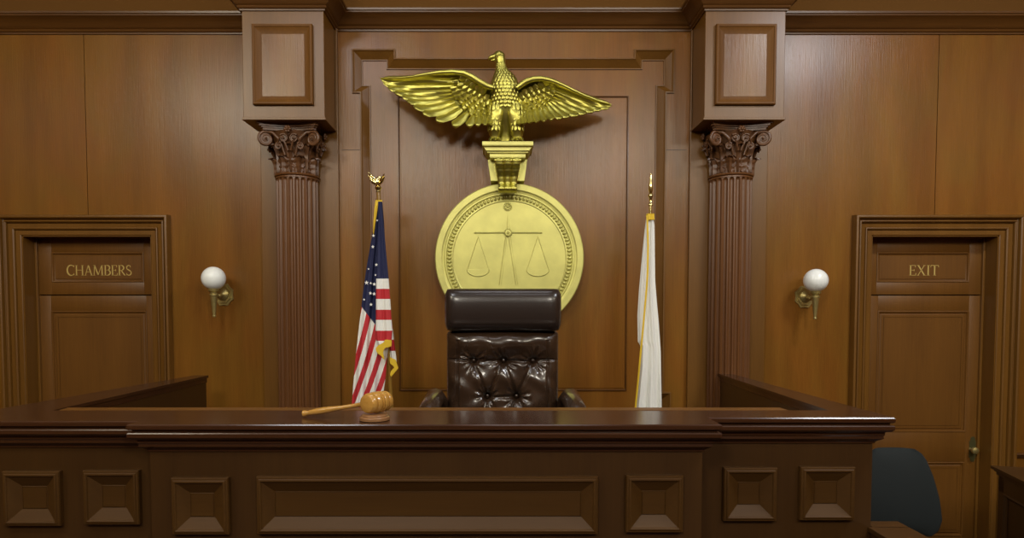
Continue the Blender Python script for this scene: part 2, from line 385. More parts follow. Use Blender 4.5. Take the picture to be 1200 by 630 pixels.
def door(nm, x0, x1, px, sign, signpx, label, knob):
    """px: photo columns for panel edges"""
    t = bpy.data.objects.new(nm, None); COL.objects.link(t); t.location = ((x0+x1)/2, YD, 0); t['kind'] = 'structure'
    bm = B()                                            # jamb lining
    box(bm, x0-.001, x0+.012, -.002, YD+.02, 0, dz); box(bm, x1-.012, x1+.001, -.002, YD+.02, 0, dz); box(bm, x0, x1, -.002, YD+.02, dz-.012, dz+.001)
    box(bm, x0+.012, x0+.03, YD-.02, YD+.03, 0, dz-.012, .003); box(bm, x1-.03, x1-.012, YD-.02, YD+.03, 0, dz-.012, .003)
    obj('jamb', bm, M['trim_z'], t)
    zt = WZ(345, YD); zl = zt-.008
    a0, a1 = px['sign']; s0, s1_ = WX(a0, 310, YD), WX(a1, 310, YD); sz0, sz1 = WZ(330.5, YD), WZ(295.5, YD)
    bm = B(); fl(bm, [(x0+.012, s0, zt, dz), (s1_, x1-.012, zt, dz), (s0, s1_, zt, sz0), (s0, s1_, sz1, dz)], YD, .03)
    box(bm, x0+.012, x1-.012, YD+.010, YD+.03, zt, dz)
    panel_frame(bm, s0, s1_, sz0, sz1, YD, [(0, .003), (.004, .005), (.010, .003), (.014, -.008), (.020, -.010), (.026, -.004), (.04, -.004)])
    box(bm, s0+.038, s1_-.038, YD+.003, YD+.02, sz0+.038, sz1-.038)
    tr = obj('transom_panel', bm, M['door'], t, 30)
    bm = B(); word(bm, sign, WX(signpx[0], 317, YD), WX(signpx[1], 317, YD), WZ(322.5, YD), WZ(310.5, YD), YD+.003)
    obj('lettering', bm, M['letter'], tr, label=label)
    c0, c1 = WX(px['panel'][0], 420, YD), WX(px['panel'][1], 420, YD)
    pz = [(WZ(506, YD), WZ(364, YD)), (WZ(628, YD), WZ(541, YD))]
    bm = B()
    box(bm, x0+.012, x1-.012, YD+.012, YD+.045, .01, zl)
    fl(bm, [(x0+.014, c0, .01, zl), (c1, x1-.014, .01, zl), (c0, c1, pz[0][1], zl), (c0, c1, pz[1][1], pz[0][0]), (c0, c1, .01, pz[1][0])], YD, .02)
    for z0, z1 in pz:
        panel_frame(bm, c0, c1, z0, z1, YD, [(0, .002), (.004, .004), (.010, .002), (.014, -.010), (.022, -.011), (.030, -.006), (.05, -.006)])
        box(bm, c0+.048, c1-.048, YD+.006, YD+.02, z0+.048, z1-.048)
    lf = obj('door_leaf', bm, M['door'], t, 30)
    if knob:
        kx, kz = WX(1139.5, 526, YD), WZ(526, YD); kk = WX(1142.5, 525, YD-.05)
        bm = B()
        out = [(0, .098), (.012, .094), (.018, .082), (.016, .070), (.028, .060), (.026, .04), (.024, 0), (.026, -.04), (.028, -.06), (.016, -.07), (.018, -.082), (.012, -.094), (0, -.098)]
        pts = out+[(-x, z) for x, z in out[::-1]][1:-1]
        prism(bm, [(kx+x, kz+z) for x, z in pts], lambda u, v, a: (u, a, v), YD-.003, YD)
        obj('lock_plate', bm, plain('tarnished_brass', (.16, .15, .06), .4, metal=.7), lf)
        bm = B(); lathe(bm, [(.012, 0), (.010, .02), (.012, .025), (.022, .032), (.027, .045), (.024, .058), (.012, .064), (.002, .065)], 20, Matrix.Translation((kk+.0, YD-.003, kz)) @ Matrix.Rotation(PI/2, 4, 'X'))
        obj('knob', bm, M['brass'], lf, 50)
    return t
door('door_1', dl[0], dl[1], {'sign': (60.5, 168.5), 'panel': (61.5, 173)}, 'CHAMBERS', (78, 154.5), 'gold serif lettering reading CHAMBERS', False)
door('door_2', dr[0], dr[1], {'sign': (1027.5, 1136), 'panel': (1027.5, 1134)}, 'EXIT', (1065, 1100.5), 'gold serif lettering reading EXIT', True)
# dado rail right of the exit door
bm = B(); zr = WZ(530, 0); sweep(bm, [(4.9, 0), (dr[1]+.14+.02, 0)], [(0, zr), (.025, zr), (.03, zr-.01), (.02, zr-.018), (.012, zr-.035), (0, zr-.045)], lambda u, v, h: (u, v, h)); struct('trim_9', bm, M['trim_x'])
bm = B()
for a, b in ((-4.7, dl[0]-.14), (dl[1]+.14, pL[0]), (pR[1], dr[0]-.14), (dr[1]+.14, 4.9)): box(bm, a, b, -.02, 0, 0, .16, .004)
struct('baseboard_back', bm, M['trim_x'])

# ------------------------------------------------------------------ fluted columns
def leaf(bm, ang, z0, h, w, r0, flare, curl):
    """acanthus leaf: lobed edge, mid rib and fluted surface, tip bending outwards and over"""
    ns, nt = 26, 14; rows = []
    for i in range(ns+1):
        s = i/ns
        wd = w*(.72+.42*math.sin(s*PI*.9))*(1-.55*max(0, s-.75)/.25)*(.80+.20*abs(math.sin(s*PI*3.5)))
        zz = z0+h*(s if s < .8 else .8+.10*math.sin((s-.8)/.2*PI*.75)-.06*((s-.8)/.2)**2)
        rr = r0+flare*s*s+curl*max(0, (s-.5)/.5)**1.8
        row = []
        for k in range(nt+1):
            t = -1+2*k/nt; x = t*wd
            rel = .007*math.cos(t*PI*3+s*4*abs(t))+.014*(1-abs(t))**2+.006*math.sin(s*PI*7)*abs(t)
            rad = rr+.012+rel-.012*t*t; a = ang+x/max(rr, .05)
            row.append(bm.verts.new((rad*math.cos(a), rad*math.sin(a), zz)))
        rows.append(row)
    inner = [[bm.verts.new((v.co.x*(1-.010/math.hypot(v.co.x, v.co.y)), v.co.y*(1-.010/math.hypot(v.co.x, v.co.y)), v.co.z-.001)) for v in r] for r in rows]
    for i in range(ns):
        for k in range(nt):
            bm.faces.new((rows[i][k], rows[i][k+1], rows[i+1][k+1], rows[i+1][k])); bm.faces.new((inner[i][k+1], inner[i][k], inner[i+1][k], inner[i+1][k+1]))
        bm.faces.new((rows[i][0], rows[i+1][0], inner[i+1][0], inner[i][0])); bm.faces.new((rows[i][nt], inner[i][nt], inner[i+1][nt], rows[i+1][nt]))
    for k in range(nt):
        bm.faces.new((rows[ns][k], rows[ns][k+1], inner[ns][k+1], inner[ns][k]))
def spiral(bm, cen, ux, r0, turns, t0, width):
    """volute: flat scroll in the plane spanned by ux and z, with an eye; start at top, curling down and in"""
    ux = Vector(ux).normalized(); up = Vector((0, 0, 1)); nn = ux.cross(up)
    N = 44; pts = []; rd = []
    for i in range(N+1):
        s = i/N; a = PI*.75-s*turns*2*PI; r = r0*(1-s)**.8+.006
        pts.append(Vector(cen)+ux*r*math.cos(a)+up*r*math.sin(a)); rd.append(t0*(1-.55*s))
    tube(bm, pts, rd, 8)
    # body of the scroll
    m = Matrix.Translation(Vector(cen)) @ Matrix((( *ux, 0), (*up, 0), (*nn, 0), (0, 0, 0, 1))).transposed()
    lathe(bm, [(r0*.82, -t0*.35), (r0*.82, t0*.35)], 20, m)
    ball(bm, Vector(cen)+nn*(width*.5), .009, n=8); ball(bm, Vector(cen)-nn*(width*.5), .009, n=8)
def make_column(x, label):
    YC = -.115; R0 = .150; R1 = .146
    t = thing('fluted_column', label, 'column', (x, YC, 0), 0, 'fluted columns with carved capitals')
    zs1 = WZ(206, YC-R0)                               # top of shaft
    bm = B()
    NF = 22; n = NF*10
    def rf(z):
        def f(r, a, zz):
            top = smoothstep(zs1-.004, zs1-.022, zz); ph = (a*NF/(2*PI)) % 1; u = (ph-.5)/.36
            cut = math.sqrt(max(0, 1-u*u))
            # rounded flute head
            hd = (zs1-.006-zz)/.016; lim = 1 if hd > 1 else (math.sqrt(max(0, 1-(1-hd)**2)) if hd > 0 else 0)
            return r-.016*(cut if abs(u) < lim*1.0 else 0)*min(1, lim)
        return f
    zl = [.42]+[.6+i*.35 for i in range(int((zs1-.05-.6)/.35)+1)]+[zs1-.03, zs1-.022, zs1-.019, zs1-.016, zs1-.013, zs1-.010, zs1-.007, zs1]
    lathe(bm, [(R0+(R1-R0)*(z/zs1), z) for z in zl], n, None, rf(0))
    obj('shaft', bm, M['column'], t, 40, local=True)
    bm = B(); lathe(bm, [(R1-.01, zs1-.003), (R1+.004, zs1-.003), (R1+.004, zs1+.006), (R1-.002, zs1+.009), (R1+.008, zs1+.013), (R1+.011, zs1+.019), (R1+.006, zs1+.026), (R1-.01, zs1+.028)], 64)
    obj('neck_ring', bm, M['column'], t, 40, local=True)
    bm = B(); box(bm, -.22, .22, -.22, .115, 0, .30, .006); lathe(bm, [(.21, .30), (.22, .33), (.20, .36), (.17, .37), (.185, .39), (.18, .415), (.152, .425)], 48); obj('base', bm, M['column'], t, 40, local=True)
    # capital
    zk0 = zs1+.024; zk1 = zbox-.012; H = zk1-zk0; hb = H*.86
    cap = B(); lathe(cap, [(R1-.012, zk0), (R1-.010, zk0+.1), (R1+.005, zk0+hb*.7), (R1+.035, zk0+hb*.95), (R1+.04, zk0+hb)], 48)
    co = obj('capital', cap, M['carved'], t, 40, local=True)
    bm = B()
    for k in range(8): leaf(bm, PI/8+k*PI/4, zk0, H*.40, .050, R1-.020, .008, .038)
    obj('lower_leaves', bm, M['carved'], co, 60, local=True)
    bm = B()
    for k in range(8): leaf(bm, k*PI/4, zk0+.01, H*.66, .046, R1-.026, .016, .045)
    obj('upper_leaves', bm, M['carved'], co, 60, local=True)
    bm = B()
    for k in range(4):
        a = PI/4+k*PI/2; d = Vector((math.cos(a), math.sin(a), 0))
        rot = Vector((math.cos(a), math.sin(a)*.55, 0)).normalized()
        c = d*(R1+.082); c.z = zk0+hb*.80
        spiral(bm, c, (math.copysign(1, d.x), math.copysign(.38, d.y), 0), .047, 1.9, .012, .05)
        # stems rising from the bell to the scroll
        for sgn in (-1, 1):
            b0 = Vector((math.cos(a+sgn*.55), math.sin(a+sgn*.55), 0))*(R1+.008); b0.z = zk0+H*.36
            b1 = Vector((math.cos(a+sgn*.35), math.sin(a+sgn*.35), 0))*(R1+.035); b1.z = zk0+H*.70
            b2 = d*(R1+.07); b2.z = zk0+H*.84
            tube(bm, [b0, (b0+b1)/2+Vector((0, 0, .01)), b1, (b1+b2)/2+Vector((0, 0, .016)), b2], [.008, .010, .011, .012, .012], 8)
    obj('corner_scrolls', bm, M['carved'], co, 60, local=True)
    bm = B()                                            # small inner scrolls, tendrils and centre flower
    for k in range(4):
        a = k*PI/2; d = Vector((math.cos(a), math.sin(a), 0)); tx = Vector((-math.sin(a), math.cos(a), 0))
        for sgn in (-1, 1):
            c = d*(R1+.034)+tx*sgn*.036; c.z = zk0+hb*.80
            spiral(bm, c, tx*-sgn, .024, 1.6, .007, .02)
            c = d*(R1+.022)+tx*sgn*.075; c.z = zk0+hb*.62
            spiral(bm, c, tx*sgn, .019, 1.5, .006, .02)
            pts = [d*(R1+.02+.02*math.sin(q*3))+tx*sgn*(.01+.07*q)+Vector((0, 0, zk0+hb*(.52+.30*math.sin(q*2.6)))) for q in [i/8 for i in range(9)]]
            tube(bm, pts, [.009-.0005*i for i in range(9)], 6)
        c = d*(R1+.055); c.z = zk0+hb*1.0
        for j in range(6): ball(bm, c+tx*.016*math.cos(j*PI/3)+Vector((0, 0, .016*math.sin(j*PI/3))), .011, .011, .011, 8)
        ball(bm, c+d*.008, .010, n=8)
        for j in range(5):
            c = d*(R1+.03)+tx*(j-2)*.017; c.z = zk0+hb*.9-abs(j-2)*.006; ball(bm, c, .008, n=6)
    obj('carved_scrollwork', bm, M['carved'], co, 60, local=True)
    # concave-sided abacus
    bm = B(); pts = []
    A = .232; dp = .045
    for k in range(4):
        a = -3*PI/4+k*PI/2; c0 = Vector((math.cos(a), math.sin(a)))*A*1.32; c1 = Vector((math.cos(a+PI/2), math.sin(a+PI/2)))*A*1.32
        nrm = Vector((math.cos(a+PI/4), math.sin(a+PI/4)))
        for i in range(10):
            s = i/10 if i else 0
            s = .06+.88*i/9; p = c0.lerp(c1, s)-nrm*dp*math.sin(s*PI); pts.append((p.x, min(p.y, .112)))
    def lay(z0, z1, sc): prism(bm, [(u*sc, min(v*sc, .112)) for u, v in pts], lambda u, v, a: (u, v, a), z0, z1)
    lay(zk0+hb, zk0+hb+.014, .90); lay(zk0+hb+.014, zk0+hb+.024, .94); lay(zk0+hb+.024, zk1-.006, 1.0); lay(zk1-.008, zk1, 1.04)
    obj('abacus', bm, M['carved'], co, 30, local=True)
    return t
xcL = WX(348.5, 205, -.115); xcR = WX(856, 205, -.115)
colL = make_column(xcL, 'tall reddish fluted wooden column left of the flags, beside the chambers side wall lamp')
dup(colL, (xcR, -.115, 0), 'tall reddish fluted wooden column right of the white flag, beside the exit side wall lamp')

# ------------------------------------------------------------------ judge's bench
TZ = EYE-.45
bench = thing('judge_bench', 'long dark polished wooden judge bench with recessed panels across the front', 'bench', (-.4, -2.1, 0))
sC = dict(px0=147, px1=846.7, py=497.5); YCf = -(DIST-F*.45/(134.0)) ; YLf = -(DIST-F*.45/130.3); YRf = -(DIST-F*.45/126.3)
# exact depths of the front edges from the level of the top
def YforZ(py, z):
    lo, hi = -4.5, 0.0
    for _ in range(60):
        m = (lo+hi)/2
        if WZ(py, m) > z: hi, lo = hi, m
        else: lo, hi = lo, m
        if False: break
    return m
def depth(py, z):
    best = None
    for i in range(4000):
        y = -4.3+i*.00107
        e = abs(WZ(py, y)-z)
        if best is None or e < best[0]: best = (e, y)
    return best[1]
YCf = depth(497.3, TZ); YLf = depth(493.3, TZ); YRf = depth(489.3, TZ); YBk = depth(480.5, TZ)
cx0, cx1 = WX(148, 499, YCf), WX(846.5, 497, YCf); lx0 = -3.3; rx1 = WX(1049.5, 490, YRf)
rise = [(0, 0)]
# counter profile: (overhang back from the front edge, z)
def counter(bm, path, close_back):
    pr = [(.03, TZ), (.004, TZ), (.0, TZ-.004), (-.001, TZ-.012), (.0, TZ-.020), (.006, TZ-.024), (.014, TZ-.025), (.014, TZ-.032), (.010, TZ-.033), (.003, TZ-.034), (.0, TZ-.038), (.0, TZ-.052), (.008, TZ-.060), (.022, TZ-.064), (.026, TZ-.068), (.026, TZ-.078), (.030, TZ-.084), (.028, TZ-.094), (.036, TZ-.100), (.046, TZ-.106), (.052, TZ-.112), (.052, TZ-.118), (.062, TZ-.120)]
    sweep(bm, path, [(d, h) for d, h in pr], lambda u, v, h: (u, v, h))
OV = .058
def body(nm, x0, x1, yf, yb, lab=None):
    bm = B(); box(bm, x0, x1, yf, yb, .0, TZ-.10, .002); return obj(nm, bm, M['bench'], bench)
yc, yl, yr = YCf+OV, YLf+OV, YRf+OV
body('centre_body', cx0+OV, cx1-OV, yc, YBk-.02)
body('left_body', lx0, cx0+OV+.02, yl, YBk-.02); body('right_body', cx1-OV-.02, rx1-OV, yr, YBk-.02)
# tops
bm = B()
def topslab(x0, x1, y0, y1): box(bm, x0, x1, y0, y1, TZ-.03, TZ)
e = .03
topslab(cx0+e, cx1-e, YCf+e, YBk); topslab(lx0, cx0+e, YLf+e, YBk); topslab(cx1-e, rx1-e, YRf+e, YBk)
# front moulding: path from right to left so that +d points into the bench
path = [(rx1, YBk), (rx1, YRf), (cx1, YRf), (cx1, YCf), (cx0, YCf), (cx0, YLf), (lx0, YLf)]
counter(bm, [(x, y) for x, y in path[::-1]], False)
obj('counter_top', bm, M['bench_top'], bench, 28)
YB2 = depth(477.6, TZ); bm = B(); prism(bm, [(WX(70, 480, YBk), YBk-.003), (WX(923, 480, YBk), YBk-.003), (WX(914, 478, YB2), YB2), (WX(80, 478, YB2), YB2)], lambda u, v, a: (u, v, a), TZ-.05, TZ+.0015); obj('back_ledge', bm, M['door'], bench)
PROF = [(0, 0), (0, .020), (.003, .025), (.009, .026), (.012, .030), (.017, .031), (.020, .029), (.022, .025), (.066, .001), (.068, .003), (.07, .003)]
def bpanel(p0, p1, q0, q1, Y):
    x0, x1, z0, z1 = WX(p0, 580, Y), WX(p1, 580, Y), WZ(q1, Y), WZ(q0, Y)
    bm = B(); panel_frame(bm, x0, x1, z0, z1, Y, PROF)
    box(bm, x0+.069, x1-.069, Y-.003, Y+.002, z0+.069, z1-.069)
    obj('recessed_panel', bm, M['frame'], bench, 25)
bpanel(8, 74.5, 550.5, 614, yl); bpanel(101.5, 166.5, 549.5, 612.5, yl)
bpanel(204, 270.5, 558, 624, yc); bpanel(303, 700, 556.5, 623.5, yc); bpanel(732.5, 799, 555.5, 621.5, yc)
bpanel(846, 908, 546.5, 608.5, yr); bpanel(935, 998.5, 545.5, 607.5, yr)
bpanel(-88, -22, 551, 615, yl)
# side rails running back to the wall
def rail(pts_in, pts_out, YF, lab):
    # wall of the rail, inner face then outer, cap with thickness
    (xf, yf), (xn, yn) = pts_in; (of, ogf), (on, ogn) = pts_out
    bm = B(); s = 1 if of > xf else -1; c = .012*s
    prism(bm, [(xf+c, yf+.0), (xn+c, yn), (on-c, ogn), (of-c, ogf)], lambda u, v, a: (u, v, a), 0.0, TZ-.05)
    o = obj('side_rail', bm, M['bench'], bench)
    bm = B()
    prism(bm, [(xf, yf+.01), (xn, yn), (on, ogn), (of, ogf+.01)], lambda u, v, a: (u, v, a), TZ-.018, TZ-.001)
    c2 = .008*s
    prism(bm, [(xf+c2, yf+.005), (xn+c2, yn), (on-c2, ogn), (of-c2, ogf+.005)], lambda u, v, a: (u, v, a), TZ-.05, TZ-.018)
    obj('rail_cap', bm, M['bench_top'], o)
yfL = depth(439.5, TZ); yfR = depth(437.0, TZ)
rail(((WX(243.5, 440, yfL), yfL), (WX(60, 481, YBk), YBk+.0)), ((WX(243.5, 440, yfL)-.10, yfL), (WX(60, 481, YBk)-.28, YBk)), yfL, '')
rail(((WX(840.5, 437, yfR), yfR), (WX(972, 480.5, YBk), YBk)), ((WX(840.5, 437, yfR)+.09, yfR), (WX(972, 480.5, YBk)+.17, YBk)), yfR, '')
PZ = .88
bm = B(); box(bm, WX(243.5, 440, yfL)+.02, WX(972, 480.5, YBk), YBk-.02, -.26, 0, PZ); o = struct('platform', bm, M['carpet'])

# ------------------------------------------------------------------ medallion, corbel and eagle
YM = YR-.006; MT = .075
mc = W(597, 302, YM-MT); Rm = 87.0/(F/(DIST+YM-MT))
med = thing('seal_medallion', 'large round gold medallion with relief scales of justice behind the chair', 'medallion', (mc.x, YM, mc.z))
def disc(prof, n=128): 
    bm = B(); lathe(bm, prof, n, Matrix.Rotation(PI/2, 4, 'X')); return bm
u = Rm/87
obj('rim', disc([(87*u, 0), (87*u, MT-.006), (86*u, MT), (79.5*u, MT), (78.5*u, MT-.004), (78.5*u, MT-.012), (76.5*u, MT-.014), (75.5*u, MT-.006), (74*u, MT-.006), (73.4*u, MT-.022), (20*u, MT-.022)]), M['gold_flat'], med, 25, local=True)
bm = B()
for k in range(104):
    a = 2*PI*k/104; ball(bm, (70.6*u*math.cos(a), -(MT-.017), 70.6*u*math.sin(a)), 2.6*u, 2.0*u, 1.7*u, 8, Matrix.Rotation(-a, 3, 'Y'))
obj('bead_ring', bm, M['gold_flat'], med, 60, local=True)
obj('field', disc([(67.8*u, MT-.03), (67.8*u, MT-.014), (66.5*u, MT-.012), (65.5*u, MT-.016), (1*u, MT-.013)]), M['gold_flat'], med, 25, local=True)
sc = B(); yS = -(MT-.016)
def m2(px, py): return ((px-597)*u, yS, -(py-302)*u)
def m3(px, py, h): return ((px-597)*u, yS-h, -(py-302)*u)
tube(sc, [m3(556, 272.3, .004), m3(635, 272.3, .004)], .0068, 8)
lathe(sc, [(.030, -.002), (.030, .010), (.022, .016), (.021, .012), (.010, .013), (.004, .02)], 24, Matrix.Translation(m3(595.5, 272.5, 0)) @ Matrix.Rotation(PI/2, 4, 'X'))
tube(sc, [m3(595.5, 268, .003), m3(595.2, 249, .001)], [.010, .001], 8)
tube(sc, [m3(594, 260, .004), m3(597, 268, .004)], .002, 6)
for p0, p1, ww in (((592.5, 277), (585.0, 333), .0042), ((594.2, 277), (587.5, 333), .0025), ((596.0, 277), (604.7, 333), .0042), ((598.4, 277), (606.8, 333), .0025)):
    tube(sc, [m3(*p0, .001), m3(*p1, .001)], ww, 6)
for ax, ay, x0, x1 in ((560.7, 276.5, 547.6, 573.2), (630.3, 276.5, 617.4, 643.2)):
    tube(sc, [m3(ax, ay, .001), m3(x0, 315.5, .001)], .0034, 6); tube(sc, [m3(ax, ay, .001), m3(x1, 315.5, .001)], .0034, 6)
    tube(sc, [m3(x0, 315.5, .001), m3(x1, 315.5, .001)], .0034, 6)
    xm = (x0+x1)/2; rr = (x1-x0)/2
    pan = [m3(xm+rr*math.cos(q), 315.5+7.6*math.sin(q), .0) for q in [PI*i/14 for i in range(15)]]
    f = [sc.verts.new(Vector(p)+Vector((0, -.006, 0))) for p in pan]; sc.faces.new(f)
    tube(sc, [Vector(p)+Vector((0, -.004, 0)) for p in pan], .0040, 6)
obj('scales_relief', sc, M['gold_flat'], med, 40, local=True)
bm = B(); cr = Vector(m3(595, 242, 0)); n0 = 10
for k in range(n0): a = 2*PI*k/n0; ball(bm, cr+Vector((.022*math.cos(a), -.003, .022*math.sin(a))), .0085, .006, .0085, 8)
ball(bm, cr+Vector((0, -.004, 0)), .011, .009, .011, 10)
lathe(bm, [(.034, -.001), (.034, .004), (.030, .005), (.029, .001)], 24, Matrix.Translation(cr) @ Matrix.Rotation(PI/2, 4, 'X'))
obj('rosette', bm, M['gold_flat'], med, 60, local=True)

# corbel
YK = -.27
cb = thing('corbel', 'gold scrolled corbel bracket between the eagle and the round medallion', 'bracket', (W(594, 200, YK).x, YM, WZ(222, YK)))
kx = W(595, 190, YK).x; uu = (DIST+YK)/F
def kz(py): return WZ(py, YK)
bm = B()
box(bm, kx-29.5*uu, kx+29.5*uu, YK-.02, YM, kz(171.5), kz(166.2), .003)
prism(bm, [(kx-28*uu, kz(171.5)), (kx+28*uu, kz(171.5)), (kx+25*uu, kz(176)), (kx-25*uu, kz(176))], lambda a, b, c: (a, c, b), YK+.004, YM)
box(bm, kx-24*uu, kx+24*uu, YK+.022, YM, kz(178.2), kz(175.6), .002)
box(bm, kx-21*uu, kx+21*uu, YK+.034, YM, kz(183.5), kz(178), .003)
obj('shelf', bm, M['gold_flat'], cb, 30)
bm = B()
prism(bm, [(kx-23.5*uu, kz(182)), (kx+23.5*uu, kz(182)), (kx+20*uu, mc.z+Rm+.003), (kx-20*uu, mc.z+Rm+.003)][::1], lambda a, b, c: (a, c, b), -.15, YM)
obj('tapered_back', bm, M['gold_flat'], cb)
bm = B()                                             # fluted S scroll tongue
ns, nt = 40, 48; rows = []
def tongue(s_):
    v = [(0, .085), (.08, .105), (.2, .100), (.35, .070), (.55, .042), (.72, .036), (.84, .050), (.92, .068), (.97, .060), (1, .02)]
    for i in range(len(v)-1):
        if s_ <= v[i+1][0]: k = smoothstep(v[i][0], v[i+1][0], s_); return v[i][1]+(v[i+1][1]-v[i][1])*k
    return .02
for i in range(ns+1):
    s_ = i/ns; py = 183.5+s_*39; hw = (15.8-4.8*smoothstep(0, .85, s_))*uu; out = tongue(s_); row = []
    for k in range(nt+1):
        t = -1+2*k/nt; gro = .013*abs(math.cos(t*PI*1.5))**.6 if abs(t) > .333 else .016*abs(math.cos(t*PI*1.5))**.6
        row.append(bm.verts.new((kx+t*hw, (-.15-out-gro) if abs(t) < .999 else -.148, kz(py))))
    rows.append(row)
for i in range(ns):
    for k in range(nt): bm.faces.new((rows[i][k], rows[i][k+1], rows[i+1][k+1], rows[i+1][k]))
bm.faces.new(rows[0]); bm.faces.new(rows[-1])
for yy_, py, hw in ((-.245, 187, 15.9), (-.212, 219, 11.3)):
    for c3 in (-1, 0, 1):
        hh = hw/3; tube(bm, [(kx+(c3*2-1)*hh*uu, yy_, kz(py)), (kx+(c3*2-.8)*hh*uu, yy_, kz(py)), (kx+c3*2*hh*uu, yy_, kz(py)), (kx+(c3*2+.8)*hh*uu, yy_, kz(py)), (kx+(c3*2+1)*hh*uu, yy_, kz(py))], [.014, .019, .021, .019, .014], 14)
obj('scroll', bm, M['gold'], cb, 50)

# eagle
YE = -.23; ue = (DIST+YE)/F
eag = thing('eagle_sculpture', 'gold eagle sculpture with spread wings perched on the corbel', 'sculpture', (W(592, 165, YE).x, YE, WZ(166.2, YK)))
def E(px, py, dy=0): return W(px, py, YE+dy)
def loft(bm, rings, n=28, bulge=None):
    rows = []
    for (px, py, rx, ry, dy) in rings:
        c = E(px, py, dy)
        rows.append([bm.verts.new((c.x+rx*ue*math.cos(a), c.y+ry*ue*math.sin(a), c.z)) for a in (2*PI*k/n for k in range(n))])
    for i in range(len(rows)-1):
        for k in range(n): bm.faces.new((rows[i][k], rows[i][(k+1) % n], rows[i+1][(k+1) % n], rows[i+1][k]))
    bm.faces.new(rows[0][::-1]); bm.faces.new(rows[-1])
bm = B()
body_r = [(584.5, 60.2, 1.5, 1.5, 0), (584.6, 61, 4.2, 4, 0), (584.8, 63.5, 6.4, 6, 0), (585.2, 67, 6.8, 6.4, 0), (586.2, 71, 6.2, 6.0, 0), (587, 75.5, 5.4, 5.8, .0), (587.4, 80, 6.0, 6.4, 0), (588.4, 85, 8.0, 8.0, 0), (590.4, 90, 11.4, 10.5, 0), (591.3, 96, 14.2, 12.5, 0), (591.8, 103, 15.6, 13.8, 0), (592, 111, 16.2, 14, 0), (592, 120, 16, 13.2, 0), (592, 129, 15, 12, 0.005), (592, 137, 13, 10.5, .01), (592, 145, 10, 8, .02), (592, 152, 7.5, 5.5, .03), (592, 158, 7, 4, .035), (592, 165.5, 8.5, 3, .035)]
loft(bm, body_r)
for sg, pts in ((-1, [(583.5, 124, 7, 7, -.02), (582, 131, 9.2, 9, -.025), (580.8, 138, 9.4, 9, -.025), (580.2, 146, 9, 8, -.02), (580, 153, 8.2, 7, -.015), (580, 158, 6.6, 5, -.012), (580, 161, 5.4, 4, -.01), (580, 165, 5.4, 4, -.01)]),
                (1, [(600.5, 124, 7, 7, -.02), (602, 131, 9.2, 9, -.025), (603.8, 138, 9.6, 9, -.025), (604.6, 146, 9.2, 8, -.02), (605.4, 153, 8.6, 7, -.015), (606, 158, 7.0, 5, -.012), (606.2, 161, 5.8, 4, -.01), (606.4, 165, 5.8, 4, -.01)])):
    loft(bm, pts, 20)
    fx = pts[-1][0]
    for j in (-1.5, 0, 1.5):
        zt_ = WZ(166.2, YK); a = E(fx+j*2.5, 162.5, -.02); b = E(fx+j*3.6, 163.6, -.050); b.z = zt_+.015; c = E(fx+j*4.0, 165.6, -.064); c.z = zt_+.004
        tube(bm, [a, b, c], [.014, .013, .004], 8)
# head: brow, beak with hook
def S3(px, py, dy): return E(px, py, dy)
tube(bm, [S3(582, 66.5, 0), S3(578, 66.6, 0), S3(575, 67.2, 0), S3(573, 68.6, 0), S3(572.6, 70.4, 0)], [.028, .019, .014, .009, .002], 12)
tube(bm, [S3(582, 69.6, 0), S3(578.5, 70.2, 0), S3(575.5, 70.6, 0)], [.018, .010, .003], 10)
tube(bm, [S3(589, 63.6, -.034), S3(584, 63.5, -.038), S3(580, 64.6, -.03)], [.006, .010, .005], 8)
ball(bm, S3(583, 66, -.038), .0065, n=8)
bmesh.ops.recalc_face_normals(bm, faces=bm.faces)
ebody = obj('body', bm, M['gold'], eag, 60)
# small overlapping feathers over breast, neck and thighs
bm = B()
def ring_at(py):
    for i in range(len(body_r)-1):
        if body_r[i][1] <= py <= body_r[i+1][1]:
            s = (py-body_r[i][1])/(body_r[i+1][1]-body_r[i][1]); return [body_r[i][j]*(1-s)+body_r[i+1][j]*s for j in range(5)]
    return body_r[-2]
py = 76; row = 0
while py < 126:
    r = ring_at(py); size = 1.5+1.9*smoothstep(76, 100, py)
    cnt = max(7, int(PI*r[2]/(size*1.45))); 
    for k in range(cnt+1):
        a = PI+PI*(k+(.5 if row % 2 else 0))/cnt
        if a > 2*PI: continue
        c = E(r[0], py, r[4]); p = Vector((c.x+r[2]*ue*math.cos(a)*.99, c.y+r[3]*ue*math.sin(a)*.99, c.z))
        nrm = Vector((math.cos(a), math.sin(a), 0)); rot = nrm.to_track_quat('Y', 'Z').to_matrix() @ Matrix.Rotation(math.radians(12), 3, 'X')
        ball(bm, p, size*ue*.86, size*ue*.42, size*ue*1.35, 8, rot)
    py += size*1.25; row += 1
for sg, cx, spread in ((-1, 581, -1), (1, 604.3, 1)):
    for i in range(5):
        py = 127+i*5.8
        for k in range(-1, 3):
            a = -PI/2+(k-.5)*.62; rx = 9.0-i*.25
            c = E(cx+spread*(i*.5), py, -.022); p = Vector((c.x+rx*ue*math.cos(a), c.y+rx*ue*math.sin(a)*.95, c.z))
            nrm = Vector((math.cos(a), math.sin(a), 0)); rot = nrm.to_track_quat('Y', 'Z').to_matrix() @ Matrix.Rotation(math.radians(8), 3, 'X')
            ball(bm, p, 2.3*ue, .75*ue, 5.6*ue, 8, rot)
obj('breast_feathers', bm, M['gold'], ebody, 60)
